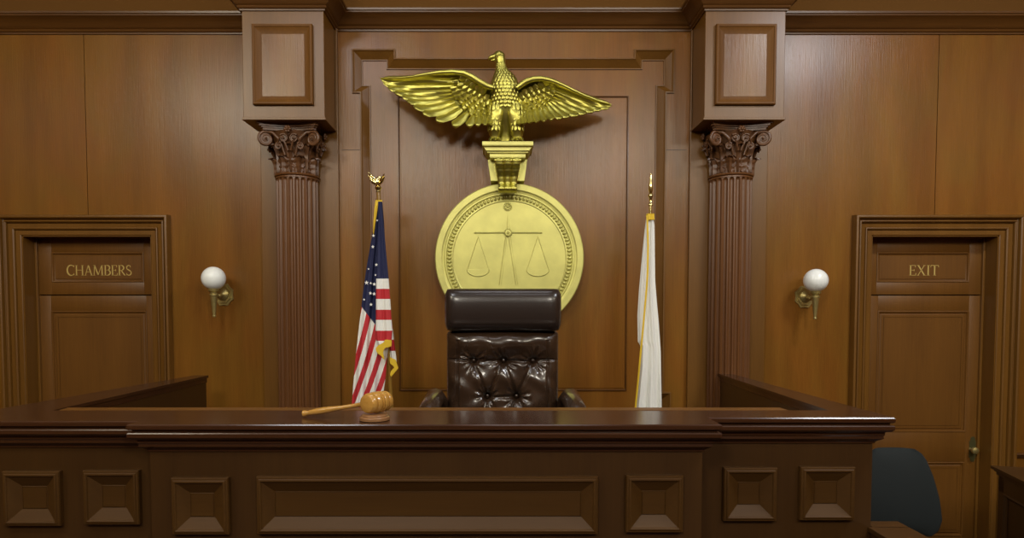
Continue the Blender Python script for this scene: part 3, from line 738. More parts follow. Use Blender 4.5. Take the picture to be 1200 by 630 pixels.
# wings
LEAD = None
def wdep(px, py):
    if LEAD is None: return 0
    L, Bt = LEAD
    def iv(tab, x):
        if x <= tab[0][0]: return tab[0][1]
        for i in range(len(tab)-1):
            if x <= tab[i+1][0]: return tab[i][1]+(tab[i+1][1]-tab[i][1])*(x-tab[i][0])/(tab[i+1][0]-tab[i][0])
        return tab[-1][1]
    a, b = iv(L, px), iv(Bt, px); ch_ = max(4, b-a); s = max(0, min(1, (py-a)/ch_))
    return -min(1, ch_/45)*.105*(2*s-.95)**2
def blade(bm, P, w, D, tip=.75, thick=.012, root=.55, n=14, m=8):
    """feather along the quadratic curve P (three photo points), half-width w px, D = depth offsets root..tip"""
    rows = []
    for i in range(n+1):
        s = i/n; q = 1-s
        cx = q*q*P[0][0]+2*q*s*P[1][0]+s*s*P[2][0]; cy = q*q*P[0][1]+2*q*s*P[1][1]+s*s*P[2][1]
        dx = 2*q*(P[1][0]-P[0][0])+2*s*(P[2][0]-P[1][0]); dyy = 2*q*(P[1][1]-P[0][1])+2*s*(P[2][1]-P[1][1])
        ln = math.hypot(dx, dyy) or 1; nx, ny = -dyy/ln, dx/ln
        ww = w*(root+(1-root)*min(1, s/.35))
        if s > tip: ww *= math.sqrt(max(.0004, 1-((s-tip)/(1-tip))**2))
        dy = D[0]+(D[1]-D[0])*s; row = []
        for k in range(m+1):
            t = -1+2*k/m; c = E(cx+nx*ww*t, cy+ny*ww*t, dy+wdep(cx+nx*ww*t, cy+ny*ww*t))
            h = thick*(1-t*t)**.6*min(1, (ww/w)*1.3) + (.003 if k == m//2 else 0)
            row.append(bm.verts.new((c.x, c.y-h, c.z)))
        back = [bm.verts.new((v.co.x, v.co.y+.008+(.5*thick*(1-(-1+2*k/m)**2)), v.co.z)) for k, v in enumerate(row)]
        rows.append((row, back))
    for i in range(n):
        a, b = rows[i], rows[i+1]
        for k in range(m):
            bm.faces.new((a[0][k], a[0][k+1], b[0][k+1], b[0][k])); bm.faces.new((a[1][k+1], a[1][k], b[1][k], b[1][k+1]))
        bm.faces.new((a[0][0], b[0][0], b[1][0], a[1][0])); bm.faces.new((a[0][m], a[1][m], b[1][m], b[0][m]))
    bm.faces.new(rows[0][0]+rows[0][1][::-1]); bm.faces.new(rows[-1][0]+rows[-1][1][::-1])
def wing(nm, lead, leadr, prim, cov, membrane):
    bm = B()
    # leading edge
    global LEAD
    LEAD = (sorted([(x, y) for x, y, d in lead]), sorted([P[2] for P, ww, D in prim]))
    tube(bm, [E(x, y, d*.6+wdep(x, y)-.006) for x, y, d in lead], [r*ue for r in leadr], 10)
    L_, B_ = LEAD; xs = [p[0] for p in L_]; x0_, x1_ = min(xs), max(xs); G = []; NG = 60
    def iv(tab, x):
        if x <= tab[0][0]: return tab[0][1]
        for i in range(len(tab)-1):
            if x <= tab[i+1][0]: return tab[i][1]+(tab[i+1][1]-tab[i][1])*(x-tab[i][0])/(tab[i+1][0]-tab[i][0])
        return tab[-1][1]
    for i in range(NG+1):
        x = x0_+(x1_-x0_)*i/NG; a_, b_ = iv(L_, x), iv(B_, x); b_ = a_+(b_-a_)*.80
        G.append([(bm.verts.new(E(x, a_+(b_-a_)*k/12, wdep(x, a_+(b_-a_)*k/12)+.012)), bm.verts.new(E(x, a_+(b_-a_)*k/12, wdep(x, a_+(b_-a_)*k/12)+.030))) for k in range(13)])
    for i in range(NG):
        for k in range(12):
            bm.faces.new((G[i][k][0], G[i][k+1][0], G[i+1][k+1][0], G[i+1][k][0])); bm.faces.new((G[i][k+1][1], G[i][k][1], G[i+1][k][1], G[i+1][k+1][1]))
        bm.faces.new((G[i][0][0], G[i+1][0][0], G[i+1][0][1], G[i][0][1])); bm.faces.new((G[i][12][0], G[i][12][1], G[i+1][12][1], G[i+1][12][0]))
    for P, ww, D in prim: blade(bm, P, ww*1.28, (D[0]*.5+.008, D[1]*.35+.008), tip=.86, thick=.011, n=20)
    for P, ww, D in cov: blade(bm, P, ww*1.2, (D[0]+.004, D[1]+.004), tip=.5, thick=.006+.009*smoothstep(100, 118, P[0][1]), root=.85, n=10, m=8)
    LEAD = None
    return obj(nm, bm, M['gold'], eag, 60)
L_lead = [(446, 91.6, .05), (458, 91.2, .04), (470, 91, .03), (485, 89.5, .02), (500, 86.8, .01), (515, 84.6, 0), (530, 84, -.005), (544, 85.6, -.01), (553, 90, -.01), (562, 96, -.005), (571, 101, 0), (578, 103, .0)]
L_lr = [.8, 1.2, 1.4, 1.7, 2.0, 2.4, 2.8, 3.2, 3.4, 3.4, 3.6, 3]
L_pr = [
 (((540, 92), (495, 92), (446, 93)), 3.2, (.0, .05)),
 (((536, 97), (495, 98), (449, 98)), 3.6, (-.003, .045)),
 (((533, 102), (492, 105), (454, 103)), 3.6, (-.006, .040)),
 (((531, 107), (495, 112), (461, 107.5)), 3.4, (-.010, .032)),
 (((531, 111), (500, 117), (470, 112.5)), 3.2, (-.013, .026)),
 (((532, 114.5), (504, 123), (476, 117.5)), 3.0, (-.017, .018)),
 (((533, 119), (508, 130), (484, 124.5)), 3.2, (-.022, .008)),
 (((536, 124), (515, 134), (494.5, 132)), 3.4, (-.028, .0)),
 (((541, 128), (528, 138), (510, 140.5)), 3.6, (-.034, -.006)),
 (((548, 132), (542, 141), (529.5, 147)), 3.8, (-.040, -.012)),
 (((555, 135), (554, 142), (547, 147.5)), 3.6, (-.043, -.016)),
 (((561, 136), (562, 142), (557, 146.5)), 3.3, (-.044, -.018)),
 (((567, 136), (569, 141), (566, 146)), 3.1, (-.043, -.018)),
 (((573, 135), (575, 140), (573, 146)), 3.1, (-.04, -.016))]
def covs(rows):
    out = []
    for ox, oy, dx, dy, n, ln, ang0, ang1, w, d in rows:
        for i in range(n):
            s = i/max(1, n-1); x = ox+dx*s; y = oy+dy*s; a = math.radians(ang0+(ang1-ang0)*s)
            dd = -.052-d*.75; out.append((((x, y), (x+math.cos(a)*ln*.5, y+math.sin(a)*ln*.5), (x+math.cos(a)*ln, y+math.sin(a)*ln)), w, (dd+.014, dd)))
    return out
L_cv = covs([(546, 92, 22, 12, 5, 8, 175, 120, 3.0, -.018), (538, 97, 33, 14, 7, 8.5, 175, 110, 3.0, -.022), (536, 103, 36, 13, 7, 9, 170, 105, 3.2, -.027), (538, 108, 37, 12, 7, 9, 165, 100, 3.2, -.033),
            (541, 111, 34, 12, 6, 9.5, 160, 100, 3.3, -.040), (546, 116, 29, 11, 6, 10, 150, 95, 3.3, -.046), (549, 121, 26, 10, 5, 10.5, 140, 95, 3.2, -.052), (556, 127, 19, 6, 4, 10, 125, 95, 3.0, -.054)])
L_mem = [(578, 100), (560, 96), (545, 88), (530, 86), (515, 87), (490, 91), (470, 93), (466, 100), (490, 112), (505, 122), (520, 130), (540, 136), (560, 140), (578, 140)]
wing('wing', L_lead, L_lr, L_pr, L_cv, L_mem)
R_lead = [(606, 103, 0), (611, 99, 0), (617, 95, -.005), (625, 92.6, -.01), (634, 92, -.01), (643, 93.4, -.008), (652, 96.4, -.004), (662, 101, 0), (673, 106.5, .01), (684, 111.5, .02), (696, 116.2, .03), (706, 119.6, .04), (716, 122.6, .05)]
R_lr = [3, 3.4, 3.4, 3.2, 3, 2.8, 2.5, 2.2, 2.0, 1.7, 1.4, 1.1, .7]
R_pr = [
 (((645, 97), (682, 112), (717, 124.2)), 2.6, (0, .05)),
 (((645, 101), (680, 117), (714, 127)), 3.0, (-.003, .045)),
 (((645, 105), (675, 120), (705, 129)), 3.0, (-.006, .04)),
 (((645, 109), (672, 124), (697, 130.5)), 3.0, (-.01, .032)),
 (((645, 113), (666, 127), (688, 132.5)), 3.0, (-.013, .026)),
 (((644, 116), (660, 130), (679, 135)), 3.0, (-.017, .018)),
 (((643, 119), (654, 132), (668, 136.6)), 3.1, (-.022, .010)),
 (((640, 121), (648, 133), (659, 138.5)), 3.1, (-.028, .002)),
 (((636, 123), (641, 134), (649, 139.5)), 3.1, (-.034, -.004)),
 (((632, 125), (634, 135), (640, 141.5)), 3.1, (-.038, -.010)),
 (((627, 127), (627, 136), (631, 143)), 3.1, (-.041, -.014)),
 (((621, 128), (620, 136), (623, 144)), 3.1, (-.042, -.016)),
 (((615, 129), (613, 136), (615, 145)), 3.1, (-.04, -.016)),
 (((610, 129), (608, 136), (609, 146)), 3.0, (-.038, -.014))]
R_cv = covs([(636, 96, -22, 9, 5, 8, 20, 70, 3.0, -.018), (643, 100, -32, 9, 7, 8.5, 25, 75, 3.0, -.022), (643, 105, -34, 10, 7, 9, 30, 80, 3.1, -.027), (641, 109, -33, 11, 7, 9, 35, 85, 3.1, -.033),
            (638, 112, -31, 11, 6, 9.5, 42, 88, 3.2, -.040), (634, 116, -27, 10, 6, 9.5, 50, 90, 3.2, -.046), (630, 121, -23, 8, 5, 10, 55, 92, 3.1, -.051), (625, 125, -18, 5, 4, 10, 65, 95, 3.0, -.053)])
R_mem = [(606, 100), (618, 97), (634, 94), (648, 97), (665, 105), (690, 116), (700, 122), (690, 127), (670, 130), (650, 134), (630, 138), (606, 141)]
wing('wing', R_lead, R_lr, R_pr, R_cv, R_mem)

# ------------------------------------------------------------------ globe wall lamps
def make_lamp(loc, label):
    t = thing('wall_lamp', label, 'wall lamp', loc, 0, 'globe wall lamps')
    bm = B(); pts = []
    for k in range(8):
        a = PI/8+k*PI/4; r = .078
        p0 = (r*math.cos(a), r*1.12*math.sin(a)); pts.append(p0)
        am = a+PI/8; pts.append((r*.87*math.cos(am), r*1.12*.87*math.sin(am)))
    prism(bm, pts, lambda a, b, c: (a, c, b), -.010, 0)
    prism(bm, [(x*.78, z*.78) for x, z in pts], lambda a, b, c: (a, c, b), -.020, -.010)
    lathe(bm, [(.045, .018), (.042, .030), (.030, .040), (.016, .048), (.012, .055)], 24, Matrix.Rotation(PI/2, 4, 'X'))
    obj('backplate', bm, M['brass'], t, 35, local=True)
    bm = B(); tube(bm, [(0, -.04, 0), (0, -.08, -.012), (0, -.12, -.012), (0, -.165, 0)], [.014, .012, .012, .014], 12); ball(bm, (0, -.09, -.012), .018, n=12)
    obj('arm', bm, M['brass'], t, 50, local=True)
    bm = B(); lathe(bm, [(.006, -.165), (.012, -.163), (.013, -.155), (.010, -.150), (.024, -.02), (.026, -.012), (.030, -.010), (.030, -.002), (.024, .002), (.026, .014), (.036, .020), (.038, .032), (.030, .036), (.028, .040)], 24, Matrix.Translation((0, -.165, 0)))
    obj('torch_stem', bm, M['brass'], t, 35, local=True)
    bm = B(); ball(bm, (0, -.165, .112), .0825, n=40); obj('globe_shade', bm, M['globe'], t, 60, local=True, label='white opal glass globe')
    return t
pl = W(262.5, 345, 0); prr = W(942.5, 347.5, 0)
lampL = make_lamp((pl.x, 0, pl.z), 'brass torch wall lamp with white globe right of the chambers door')
dup(lampL, (prr.x, 0, prr.z), 'brass torch wall lamp with white globe left of the exit door')

# ------------------------------------------------------------------ judge's chair
YH = -1.25; uh = (DIST+YH)/F
chc = W(589, 430, YH)
ch = thing('judge_chair', 'tall brown leather swivel chair with tufted back and padded head roll behind the bench', 'chair', (chc.x, YH, PZ))
def pad(bm, x0, x1, z0, z1, yb, thick, hfun, nx=150, nz=120, p=4):
    """upholstered pad: front surface relief, closed back"""
    g1 = []; 
    for j in range(nz+1):
        v = -1+2*j/nz; r = []
        for i in range(nx+1):
            q = -1+2*i/nx
            e = (abs(q)**p+abs(v)**p)
            # superellipse style outline rounding
            k = 1/max(1e-6, (max(abs(q), abs(v)) or 1)); 
            x = (x0+x1)/2+q*(x1-x0)/2; z = (z0+z1)/2+v*(z1-z0)/2
            fall = (max(0, 1-abs(q)**9))**.5*(max(0, 1-abs(v)**9))**.5
            y = yb-thick*fall-hfun(x, z, q, v)*fall
            # round the corners
            if abs(q) > .9 and abs(v) > .9:
                a = (abs(q)-.9)/.1; b = (abs(v)-.9)/.1; d = math.hypot(a, b)
                if d > 0: m_ = max(a, b)/d; x = (x0+x1)/2+math.copysign(.9+a*m_*.1, q)*(x1-x0)/2; z = (z0+z1)/2+math.copysign(.9+b*m_*.1, v)*(z1-z0)/2
            r.append(bm.verts.new((x, y, z)))
        g1.append(r)
    for j in range(nz):
        for i in range(nx): bm.faces.new((g1[j][i], g1[j][i+1], g1[j+1][i+1], g1[j+1][i]))
    edge = g1[0]+[g1[j][nx] for j in range(1, nz+1)]+g1[nz][::-1][1:]+[g1[j][0] for j in range(nz-1, 0, -1)]
    bk = [bm.verts.new((v.co.x, yb+.05, v.co.z)) for v in edge]
    n = len(edge)
    for i in range(n): bm.faces.new((edge[i], bk[i], bk[(i+1) % n], edge[(i+1) % n]))
    bm.faces.new(bk)
def H(px, py, dy=0): return W(px, py, YH+dy)
bx0, bx1, bz1 = H(523.3, 430).x, H(654.5, 430).x, H(589, 387).z; bz0 = PZ+.50
btn = [(555, 422), (590, 422), (624.5, 422), (571.3, 463.5), (605.3, 463.5), (555, 503), (590, 503), (624.5, 503)]
BT = [(H(x, y).x, H(x, y).z) for x, y in btn]
def back_h(x, z, q, v):
    h = .055*(1-abs(q)**2.5)+.006*math.sin(x*31+1.3*math.sin(z*23))*math.sin(z*27+x*9)
    # side bolsters divided by a stitched seam
    for sx in (H(537, 430).x, H(641.5, 430).x):
        if z < H(0, 398).z: h -= .010*math.exp(-((x-sx)/.006)**2)
    for k, (bx_, bz_) in enumerate(BT):
        dx, dz_ = x-bx_, z-bz_; r = math.hypot(dx, dz_); th = math.atan2(dz_, dx)
        h -= .036*math.exp(-(r/.022)**2)+.040*math.exp(-(r/.085)**2)
        h += .0034*math.cos(11*th+k*1.7+1.5*math.sin(2*th+k))*math.exp(-((r-.045)/.026)**2)*(1+.8*math.sin(3*th+k*2))
    # folds between buttons
    for (a, b) in ((0, 1), (1, 2), (0, 3), (1, 3), (1, 4), (2, 4), (3, 4), (3, 5), (3, 6), (4, 6), (4, 7)):
        p, q2 = Vector(BT[a]), Vector(BT[b]); dd = q2-p; t = max(0, min(1, (Vector((x, z))-p).dot(dd)/dd.length_squared)); dist = (Vector((x, z))-(p+dd*t)).length
        h -= .011*math.exp(-(dist/.010)**2)
    zb_ = H(0, 421).z
    if abs(q) > .5: h -= .010*math.exp(-((z-zb_)/.006)**2)
    h += .010*math.exp(-((z-H(0, 405).z)/.05)**2)*(1-q*q)
    return h
bm = B(); pad(bm, bx0, bx1, bz0, bz1, YH+.02, .05, back_h, 200, 210)
backp = obj('backrest', bm, M['leather'], ch, 80)
for x, z in BT:
    if z > bz0+.05:
        bm = B(); ball(bm, (x, YH+.02-.05-.035+.062, z), .012, .008, .012, 12); obj('button', bm, M['leather'], backp, 60)
# head roll
bm = B(); hx0, hx1 = H(522.3, 360).x, H(656.5, 360).x; hz0, hz1 = H(589, 387.5).z, H(589, 338).z
n = 40; m = 50; rows = []
for i in range(m+1):
    s = i/m; q = -1+2*s; x = (hx0+hx1)/2+q*(hx1-hx0)/2; k = (max(0, 1-abs(q)**16))**.5; k = max(k, .45) if 0 < i < m else .40
    row = []
    for a in range(n):
        th = 2*PI*a/n; c, sn = math.cos(th), math.sin(th); ex = .62
        zz = math.copysign(abs(sn)**ex, sn)*(hz1-hz0)/2*(.90+.10*k); yy = math.copysign(abs(c)**.8, c)*.085*k
        row.append(bm.verts.new((x, YH-.02+yy, (hz0+hz1)/2+zz*(k if k < .6 else 1)**.25)))
    rows.append(row)
for i in range(m):
    for a in range(n): bm.faces.new((rows[i][a], rows[i][(a+1) % n], rows[i+1][(a+1) % n], rows[i+1][a]))
bm.faces.new(rows[0][::-1]); bm.faces.new(rows[-1])
obj('head_roll', bm, M['leather_dark'], ch, 70)
# seat, arms, pedestal
cxm = (bx0+bx1)/2
bm = B(); box(bm, cxm-.27, cxm+.27, YH-.58, YH+.02, PZ+.36, PZ+.50, .04); obj('seat', bm, M['leather'], ch, 60)
for sg in (-1, 1):
    bm = B()
    xa = cxm+sg*.355; za = WZ(463, YH-.12)
    pts = [(xa-sg*.02, YH+.02, za-.12), (xa-sg*.012, YH-.03, za-.045), (xa, YH-.12, za-.008), (xa+sg*.005, YH-.25, za-.03), (xa+sg*.008, YH-.38, za-.055), (xa+sg*.004, YH-.42, za-.10), (xa, YH-.40, PZ+.45)]
    tube(bm, pts, [.035, .042, .045, .045, .045, .040, .035], 16, 1.15); tube(bm, [(xa, YH-.38, PZ+.46), (cxm+sg*.2, YH-.38, PZ+.40)], .03, 12); tube(bm, [(xa-sg*.02, YH+.01, za-.12), (cxm+sg*.27, YH+.0, PZ+.46)], .03, 12)
    obj('armrest', bm, M['leather'], ch, 60)
bm = B(); lathe(bm, [(.035, .06), (.035, .2), (.028, .2), (.028, .36), (.10, .365), (.10, .38)], 20, Matrix.Translation((cxm, YH-.28, PZ)))
for k in range(5):
    a = k*2*PI/5+.3; d = Vector((math.cos(a), math.sin(a), 0)); c = Vector((cxm, YH-.28, PZ))
    tube(bm, [c+d*.02+Vector((0, 0, .12)), c+d*.30+Vector((0, 0, .075))], [.03, .018], 8)
obj('pedestal', bm, M['black'], ch, 40)
for k in range(5):
    a = k*2*PI/5+.3; d = Vector((math.cos(a), math.sin(a), 0)); c = Vector((cxm, YH-.28, PZ))+d*.29; bm = B()
    tube(bm, [c+Vector((-.012*d.y, .012*d.x, .032)), c+Vector((.012*d.y, -.012*d.x, .032))], .031, 16); obj('caster', bm, M['black'], ch, 40)

# ------------------------------------------------------------------ flags
def cloth(bm, left, right, y0, y1, Yc, amp, nf, phase, matf, nu=70, nv=150, dz_=0, taper=True):
    """hanging cloth between two edge curves (photo columns by row); folds deep in y; closed thin"""
    def ev(tab, y):
        for i in range(len(tab)-1):
            if y <= tab[i+1][0]: s = (y-tab[i][0])/(tab[i+1][0]-tab[i][0]); return tab[i][1]+(tab[i+1][1]-tab[i][1])*s
        return tab[-1][1]
    F0 = []; F1 = []; PX = []
    for j in range(nv+1):
        py = y0+(y1-y0)*j/nv; a, b = ev(left, py), ev(right, py); r0 = []; r1 = []; pr = []
        for i in range(nu+1):
            t = i/nu; px = a+(b-a)*t; sj = j/nv
            am = amp*(.35+.65*sj) if taper else amp
            d = am*(math.sin(2*PI*nf*t+phase+sj*1.3)+.35*math.sin(2*PI*nf*2.3*t+2*phase-sj*2))
            yy = Yc+d; pyb = py
            v = W(px, pyb, yy); r0.append(bm.verts.new(v)); r1.append(bm.verts.new(v+Vector((0, .003, 0)))); pr.append((px, py))
        F0.append(r0); F1.append(r1); PX.append(pr)
    for j in range(nv):
        for i in range(nu):
            mi = matf((PX[j][i][0]+PX[j+1][i+1][0])/2, (PX[j][i][1]+PX[j+1][i+1][1])/2, (i+.5)/nu, (j+.5)/nv)
            f = bm.faces.new((F0[j][i], F0[j][i+1], F0[j+1][i+1], F0[j+1][i])); f.material_index = mi; f.smooth = True
            f = bm.faces.new((F1[j][i+1], F1[j][i], F1[j+1][i], F1[j+1][i+1])); f.material_index = mi; f.smooth = True
    for j in range(nv):
        for i in (0, nu):
            f = bm.faces.new((F0[j][i], F0[j+1][i], F1[j+1][i], F1[j][i])); f.material_index = matf(*PX[j][i], i/nu, j/nv)
    for i in range(nu):
        for j in (0, nv):
            f = bm.faces.new((F0[j][i], F0[j][i+1], F1[j][i+1], F1[j][i])); f.material_index = matf(*PX[j][i], i/nu, j/nv)
YF = -.62
def pole(px0, py0, px1, py1, Yt, parent):
    a = W(px0, py0, Yt); b = W(px1, py1, Yt); d = (b-a); e_ = a+d*((PZ+.05-a.z)/d.z)
    bm = B(); tube(bm, [a, e_], .0125, 14); obj('pole', bm, M['pole'], parent, 50)
    bm = B(); lathe(bm, [(.15, 0), (.15, .012), (.13, .03), (.05, .05), (.025, .07), (.022, .13), (.016, .14)], 32, Matrix.Translation((e_.x, e_.y, PZ))); obj('stand', bm, M['brass'], parent, 40)
    return e_
CM = [M['white_cloth'], M['red_cloth'], M['blue_cloth'], M['fringe']]
fa = W(443, 222, YF)
us = thing('american_flag', 'stars and stripes flag with gold fringe hanging from a pole left of the chair', 'flag', (fa.x, YF, PZ))
pole(443.3, 222, 458.5, 470, YF, us)
# finial: small metal eagle on a ball
uf = (DIST+YF)/F
bm = B(); c = W(443.3, 222, YF)
lathe(bm, [(.010, -.06), (.010, -.02), (.016, -.015), (.012, -.005), (.020, .004), (.022, .012), (.014, .022), (.006, .028)], 20, Matrix.Translation(c))
def FE(px, py, d=0): return W(px, py, YF+d)
tube(bm, [FE(443, 220), FE(442.6, 215), FE(442.8, 210.5), FE(444.2, 207.6)], [.010, .020, .018, .010], 10)
tube(bm, [FE(444, 208), FE(447, 208.2), FE(448, 209.6)], [.011, .007, .002], 8)
for P in (((441, 214), (437, 208), (431.5, 201.5)), ((441, 215), (436, 210), (430.8, 205)), ((441.5, 216), (437, 213), (433, 209)), ):
    tube(bm, [FE(*P[0]), FE(*P[1], -.02), FE(*P[2], -.03)], [.012, .012, .002], 8)
for P in (((444, 214), (447, 210), (450.5, 203.5)), ((444, 215.5), (447.5, 212), (450.8, 207)), ):
    tube(bm, [FE(*P[0]), FE(*P[1], -.02), FE(*P[2], -.04)], [.011, .010, .002], 8)
obj('eagle_finial', bm, M['polished_brass'], us, 50)
def matA(px, py, t, s):
    # union above the slanting edge, long curved stripes below
    if py < min(361+(px-425)*1.3, 382): return 2
    x0 = px+.20*(py-360)+.0009*(py-360)**2
    return int(math.floor((x0-424.3)/6.3+100)) % 2
Ltab = [(237, 441.5), (250, 439), (270, 437), (290, 433.5), (310, 430), (330, 427), (350, 424.5), (380, 421), (420, 416.5), (450, 414), (476, 412), (486, 411.5)]
Rtab = [(237, 448), (260, 450), (300, 452), (350, 456), (400, 455), (440, 452), (466, 448.5), (486, 441)]
bm = B(); cloth(bm, Ltab, Rtab, 237, 486, YF-.02, .016, 2.4, .6, matA, 170, 300)
fl_ = obj('flag_cloth', bm, CM, us, recalc=False, smooth=1)
def matB(px, py, t, s):
    if py < 326: return 2
    return int((py-326)//12.2) % 2
bm = B(); cloth(bm, [(236, 443), (260, 443.5), (300, 442), (326, 440.8), (350, 440.6), (372, 440.6), (386, 440), (398, 440.8), (404, 443.5)], [(236, 447.5), (260, 449.4), (290, 452), (326, 455.4), (350, 457.2), (372, 458.6), (388, 459.8), (396, 459), (404, 458.6)], 236, 404, YF-.055, .008, 1.6, 2.0, matB, 50, 240)
o = obj('flag_fold', bm, CM, fl_, recalc=False, smooth=1)
def matC(px, py, t, s):
    return (int((py-372)//13)+1) % 2
bm = B(); cloth(bm, [(362, 456), (380, 456.5), (395, 455), (412, 456), (424, 457.5)], [(362, 457), (380, 459.5), (400, 462), (420, 464.5), (424, 464.8)], 362, 424, YF-.01, .006, 1.2, .3, matC, 30, 90)
obj('flag_fold', bm, CM, fl_, recalc=False, smooth=1)
def matW(px, py, t, s):
    sp = py-398-(px-446)*.25*0
    return 3 if (py < 407+max(0, (449-px))*.4 and py > 396) or t > .8 else int((px-443)//4) % 2
def frill(pts, yy):
    bm = B(); n = len(pts)
    prism(bm, pts, lambda u_, v_, a: tuple(W(u_, v_, a)), yy, yy+.006)
    bmesh.ops.bevel(bm, geom=list(bm.edges), offset=.002, segments=2, affect='EDGES')
    obj('fringe', bm, M['fringe'], fl_, 60)
frill([(440.2, 408), (443, 404.5), (447, 402.4), (450.2, 401), (450.6, 398.2), (453, 397.6), (456, 398.4), (459, 398), (458.8, 405.5), (455, 407), (451.6, 406.6), (449.3, 409.6), (448.6, 413), (450.2, 417), (450.4, 421.5), (448, 419.4), (446.6, 416), (443, 414.6), (441, 411.8)], YF-.075)
frill([(456.6, 417.6), (460, 420), (464, 421.4), (465.2, 426), (466.8, 431), (464.4, 434.4), (461, 437.5), (458.4, 441.6), (457, 438.6), (458.2, 434), (462.6, 430.4), (460.2, 427.4), (457, 426)], YF-.03)
bm = B(); cloth(bm, [(234, 440), (245, 438.6), (262, 437.4), (275, 437.2)], [(234, 448), (238, 447.6), (240, 443), (275, 438)], 234, 275, YF-.035, .003, 1, .9, lambda *a: 3, 20, 40)
obj('fringe', bm, M['fringe'], fl_, recalc=False, smooth=1)
for sx, sy, sr in ((437.6, 276, 1.9), (436.9, 289, 2.1), (442, 258, 1.2), (441, 310, 1.9), (429.6, 331, 2.6), (434.4, 331.6, 1.6), (438.6, 332.8, 2.2), (434, 343.4, 2.2), (438.4, 344.2, 2.2), (434.8, 356.6, 2.1), (426.6, 350.8, 1.5), (440, 322, 1.3), (431.8, 315, 1.3)):
    bm = B(); c = W(sx, sy, YF-.085 if sx > 439.5 and sy < 325 else YF-.058)
    pts = [(c.x+(sr if k % 2 == 0 else sr*.42)*uf*math.sin(k*PI/5), c.z+(sr if k % 2 == 0 else sr*.42)*uf*math.cos(k*PI/5)) for k in range(10)]
    prism(bm, pts, lambda a, b, d: (a, d, b), c.y, c.y+.003); obj('star', bm, M['white_cloth'], fl_)

wa = W(762, 250, YF)
wf = thing('white_flag', 'plain white furled flag with gold fringe and spear tip right of the chair', 'flag', (wa.x, YF, PZ))
pole(762.3, 250, 759, 470, YF, wf)
bm = B(); c = W(762.3, 247, YF)
lathe(bm, [(.010, -.03), (.010, .03), (.016, .034), (.016, .042), (.009, .048), (.009, .080), (.015, .086), (.018, .094), (.013, .104), (.008, .108), (.009, .112), (.015, .135), (.013, .165), (.004, .225), (.001, .235)], 20, Matrix.Translation(c) @ Matrix.Diagonal((1, 1, 1.02, 1)))
obj('spear_finial', bm, M['polished_brass'], wf, 50)
Lw = [(251, 758), (270, 755.5), (300, 752.5), (338, 749), (370, 747), (400, 747.5), (405, 750.5), (430, 749.5), (486, 743.5)]
Rw = [(251, 765.5), (265, 767), (328, 767.8), (350, 769.5), (377, 772), (412, 774.4), (486, 775.6)]
bm = B(); cloth(bm, Lw, Rw, 251, 486, YF-.035, .013, 2.2, 1.1, lambda *a: 0, 80, 150)
wc = obj('flag_cloth', bm, M['white_cloth'], wf, recalc=False, smooth=1)
fr = [(251, 758), (256, 758.5), (288, 759.3), (320, 758.8), (338, 757.6), (370, 754.8), (402, 751.8), (440, 748.3), (486, 743.8)]
bm = B(); cloth(bm, [(a, b-.9) for a, b in fr], [(a, b+1.2) for a, b in fr], 251, 486, YF-.062, .002, 1, 0, lambda *a: 0, 6, 120)
obj('fringe', bm, M['fringe'], wc, recalc=False, smooth=1)
bm = B(); cloth(bm, [(250, 757.6), (258, 757.4)], [(250, 766.8), (258, 767)], 250, 257.5, YF-.05, .004, 1.5, .2, lambda *a: 0, 20, 8)
obj('fringe', bm, M['fringe'], wc, recalc=False, smooth=1)

# ------------------------------------------------------------------ gavel on its sounding block
blk_y = depth(492.0, TZ)                       # centre of the block's foot
bc = W(439, 492, blk_y)
sb = thing('sounding_block', 'round brown wooden sounding block under the gavel', 'block', (bc.x, bc.y, TZ))
bm = B(); lathe(bm, [(.055, 0), (.061, .003), (.061, .013), (.057, .017), (.053, .018), (.054, .021), (.050, .025), (.038, .028), (.01, .027)], 48); obj('block_disc', bm, M['block'], sb, 40, local=True)
hx = Vector((.56, .83, 0)).normalized(); cg = Vector((bc.x+.008, bc.y+.01, TZ+.028+.0446))
gv = thing('gavel', 'light maple gavel leaning with its handle on the bench top', 'gavel', (bc.x, bc.y, TZ+.028))
bm = B(); hd = [(.010, -.064), (.028, -.063), (.036, -.059), (.0405, -.050), (.0425, -.040), (.041, -.036), (.036, -.034), (.036, -.032), (.041, -.030), (.0435, -.022), (.0445, -.012), (.043, -.0085), (.038, -.0065), (.038, -.0045), (.044, -.002), (.044, .002), (.038, .0045), (.038, .0065), (.043, .0085), (.0445, .012), (.0435, .022), (.041, .030), (.036, .032), (.036, .034), (.041, .036), (.0425, .040), (.0405, .050), (.036, .059), (.028, .063), (.010, .064)]
q = hx.to_track_quat('Z', 'Y').to_matrix().to_4x4()
lathe(bm, hd, 48, Matrix.Translation(cg) @ q); obj('head', bm, M['maple'], gv, 35)
tipd = depth(484.5, TZ+.014); tip = W(354.5, 484.5, tipd); root = cg+(tip-cg).normalized()*.035
ax = tip-root; Ln = ax.length
bm = B(); hp = [(.010, 0), (.012, .03), (.013, .035), (.010, .04), (.009, .06), (.0085, .12), (.0105, Ln*.50), (.0125, Ln*.58), (.0135, Ln*.60), (.0125, Ln*.62), (.014, Ln*.66), (.0135, Ln*.78), (.0105, Ln*.88), (.009, Ln*.92), (.013, Ln*.95), (.013, Ln*.985), (.007, Ln)]
lathe(bm, hp, 24, Matrix.Translation(root) @ ax.to_track_quat('Z', 'Y').to_matrix().to_4x4()); obj('handle', bm, M['maple'], gv, 35)

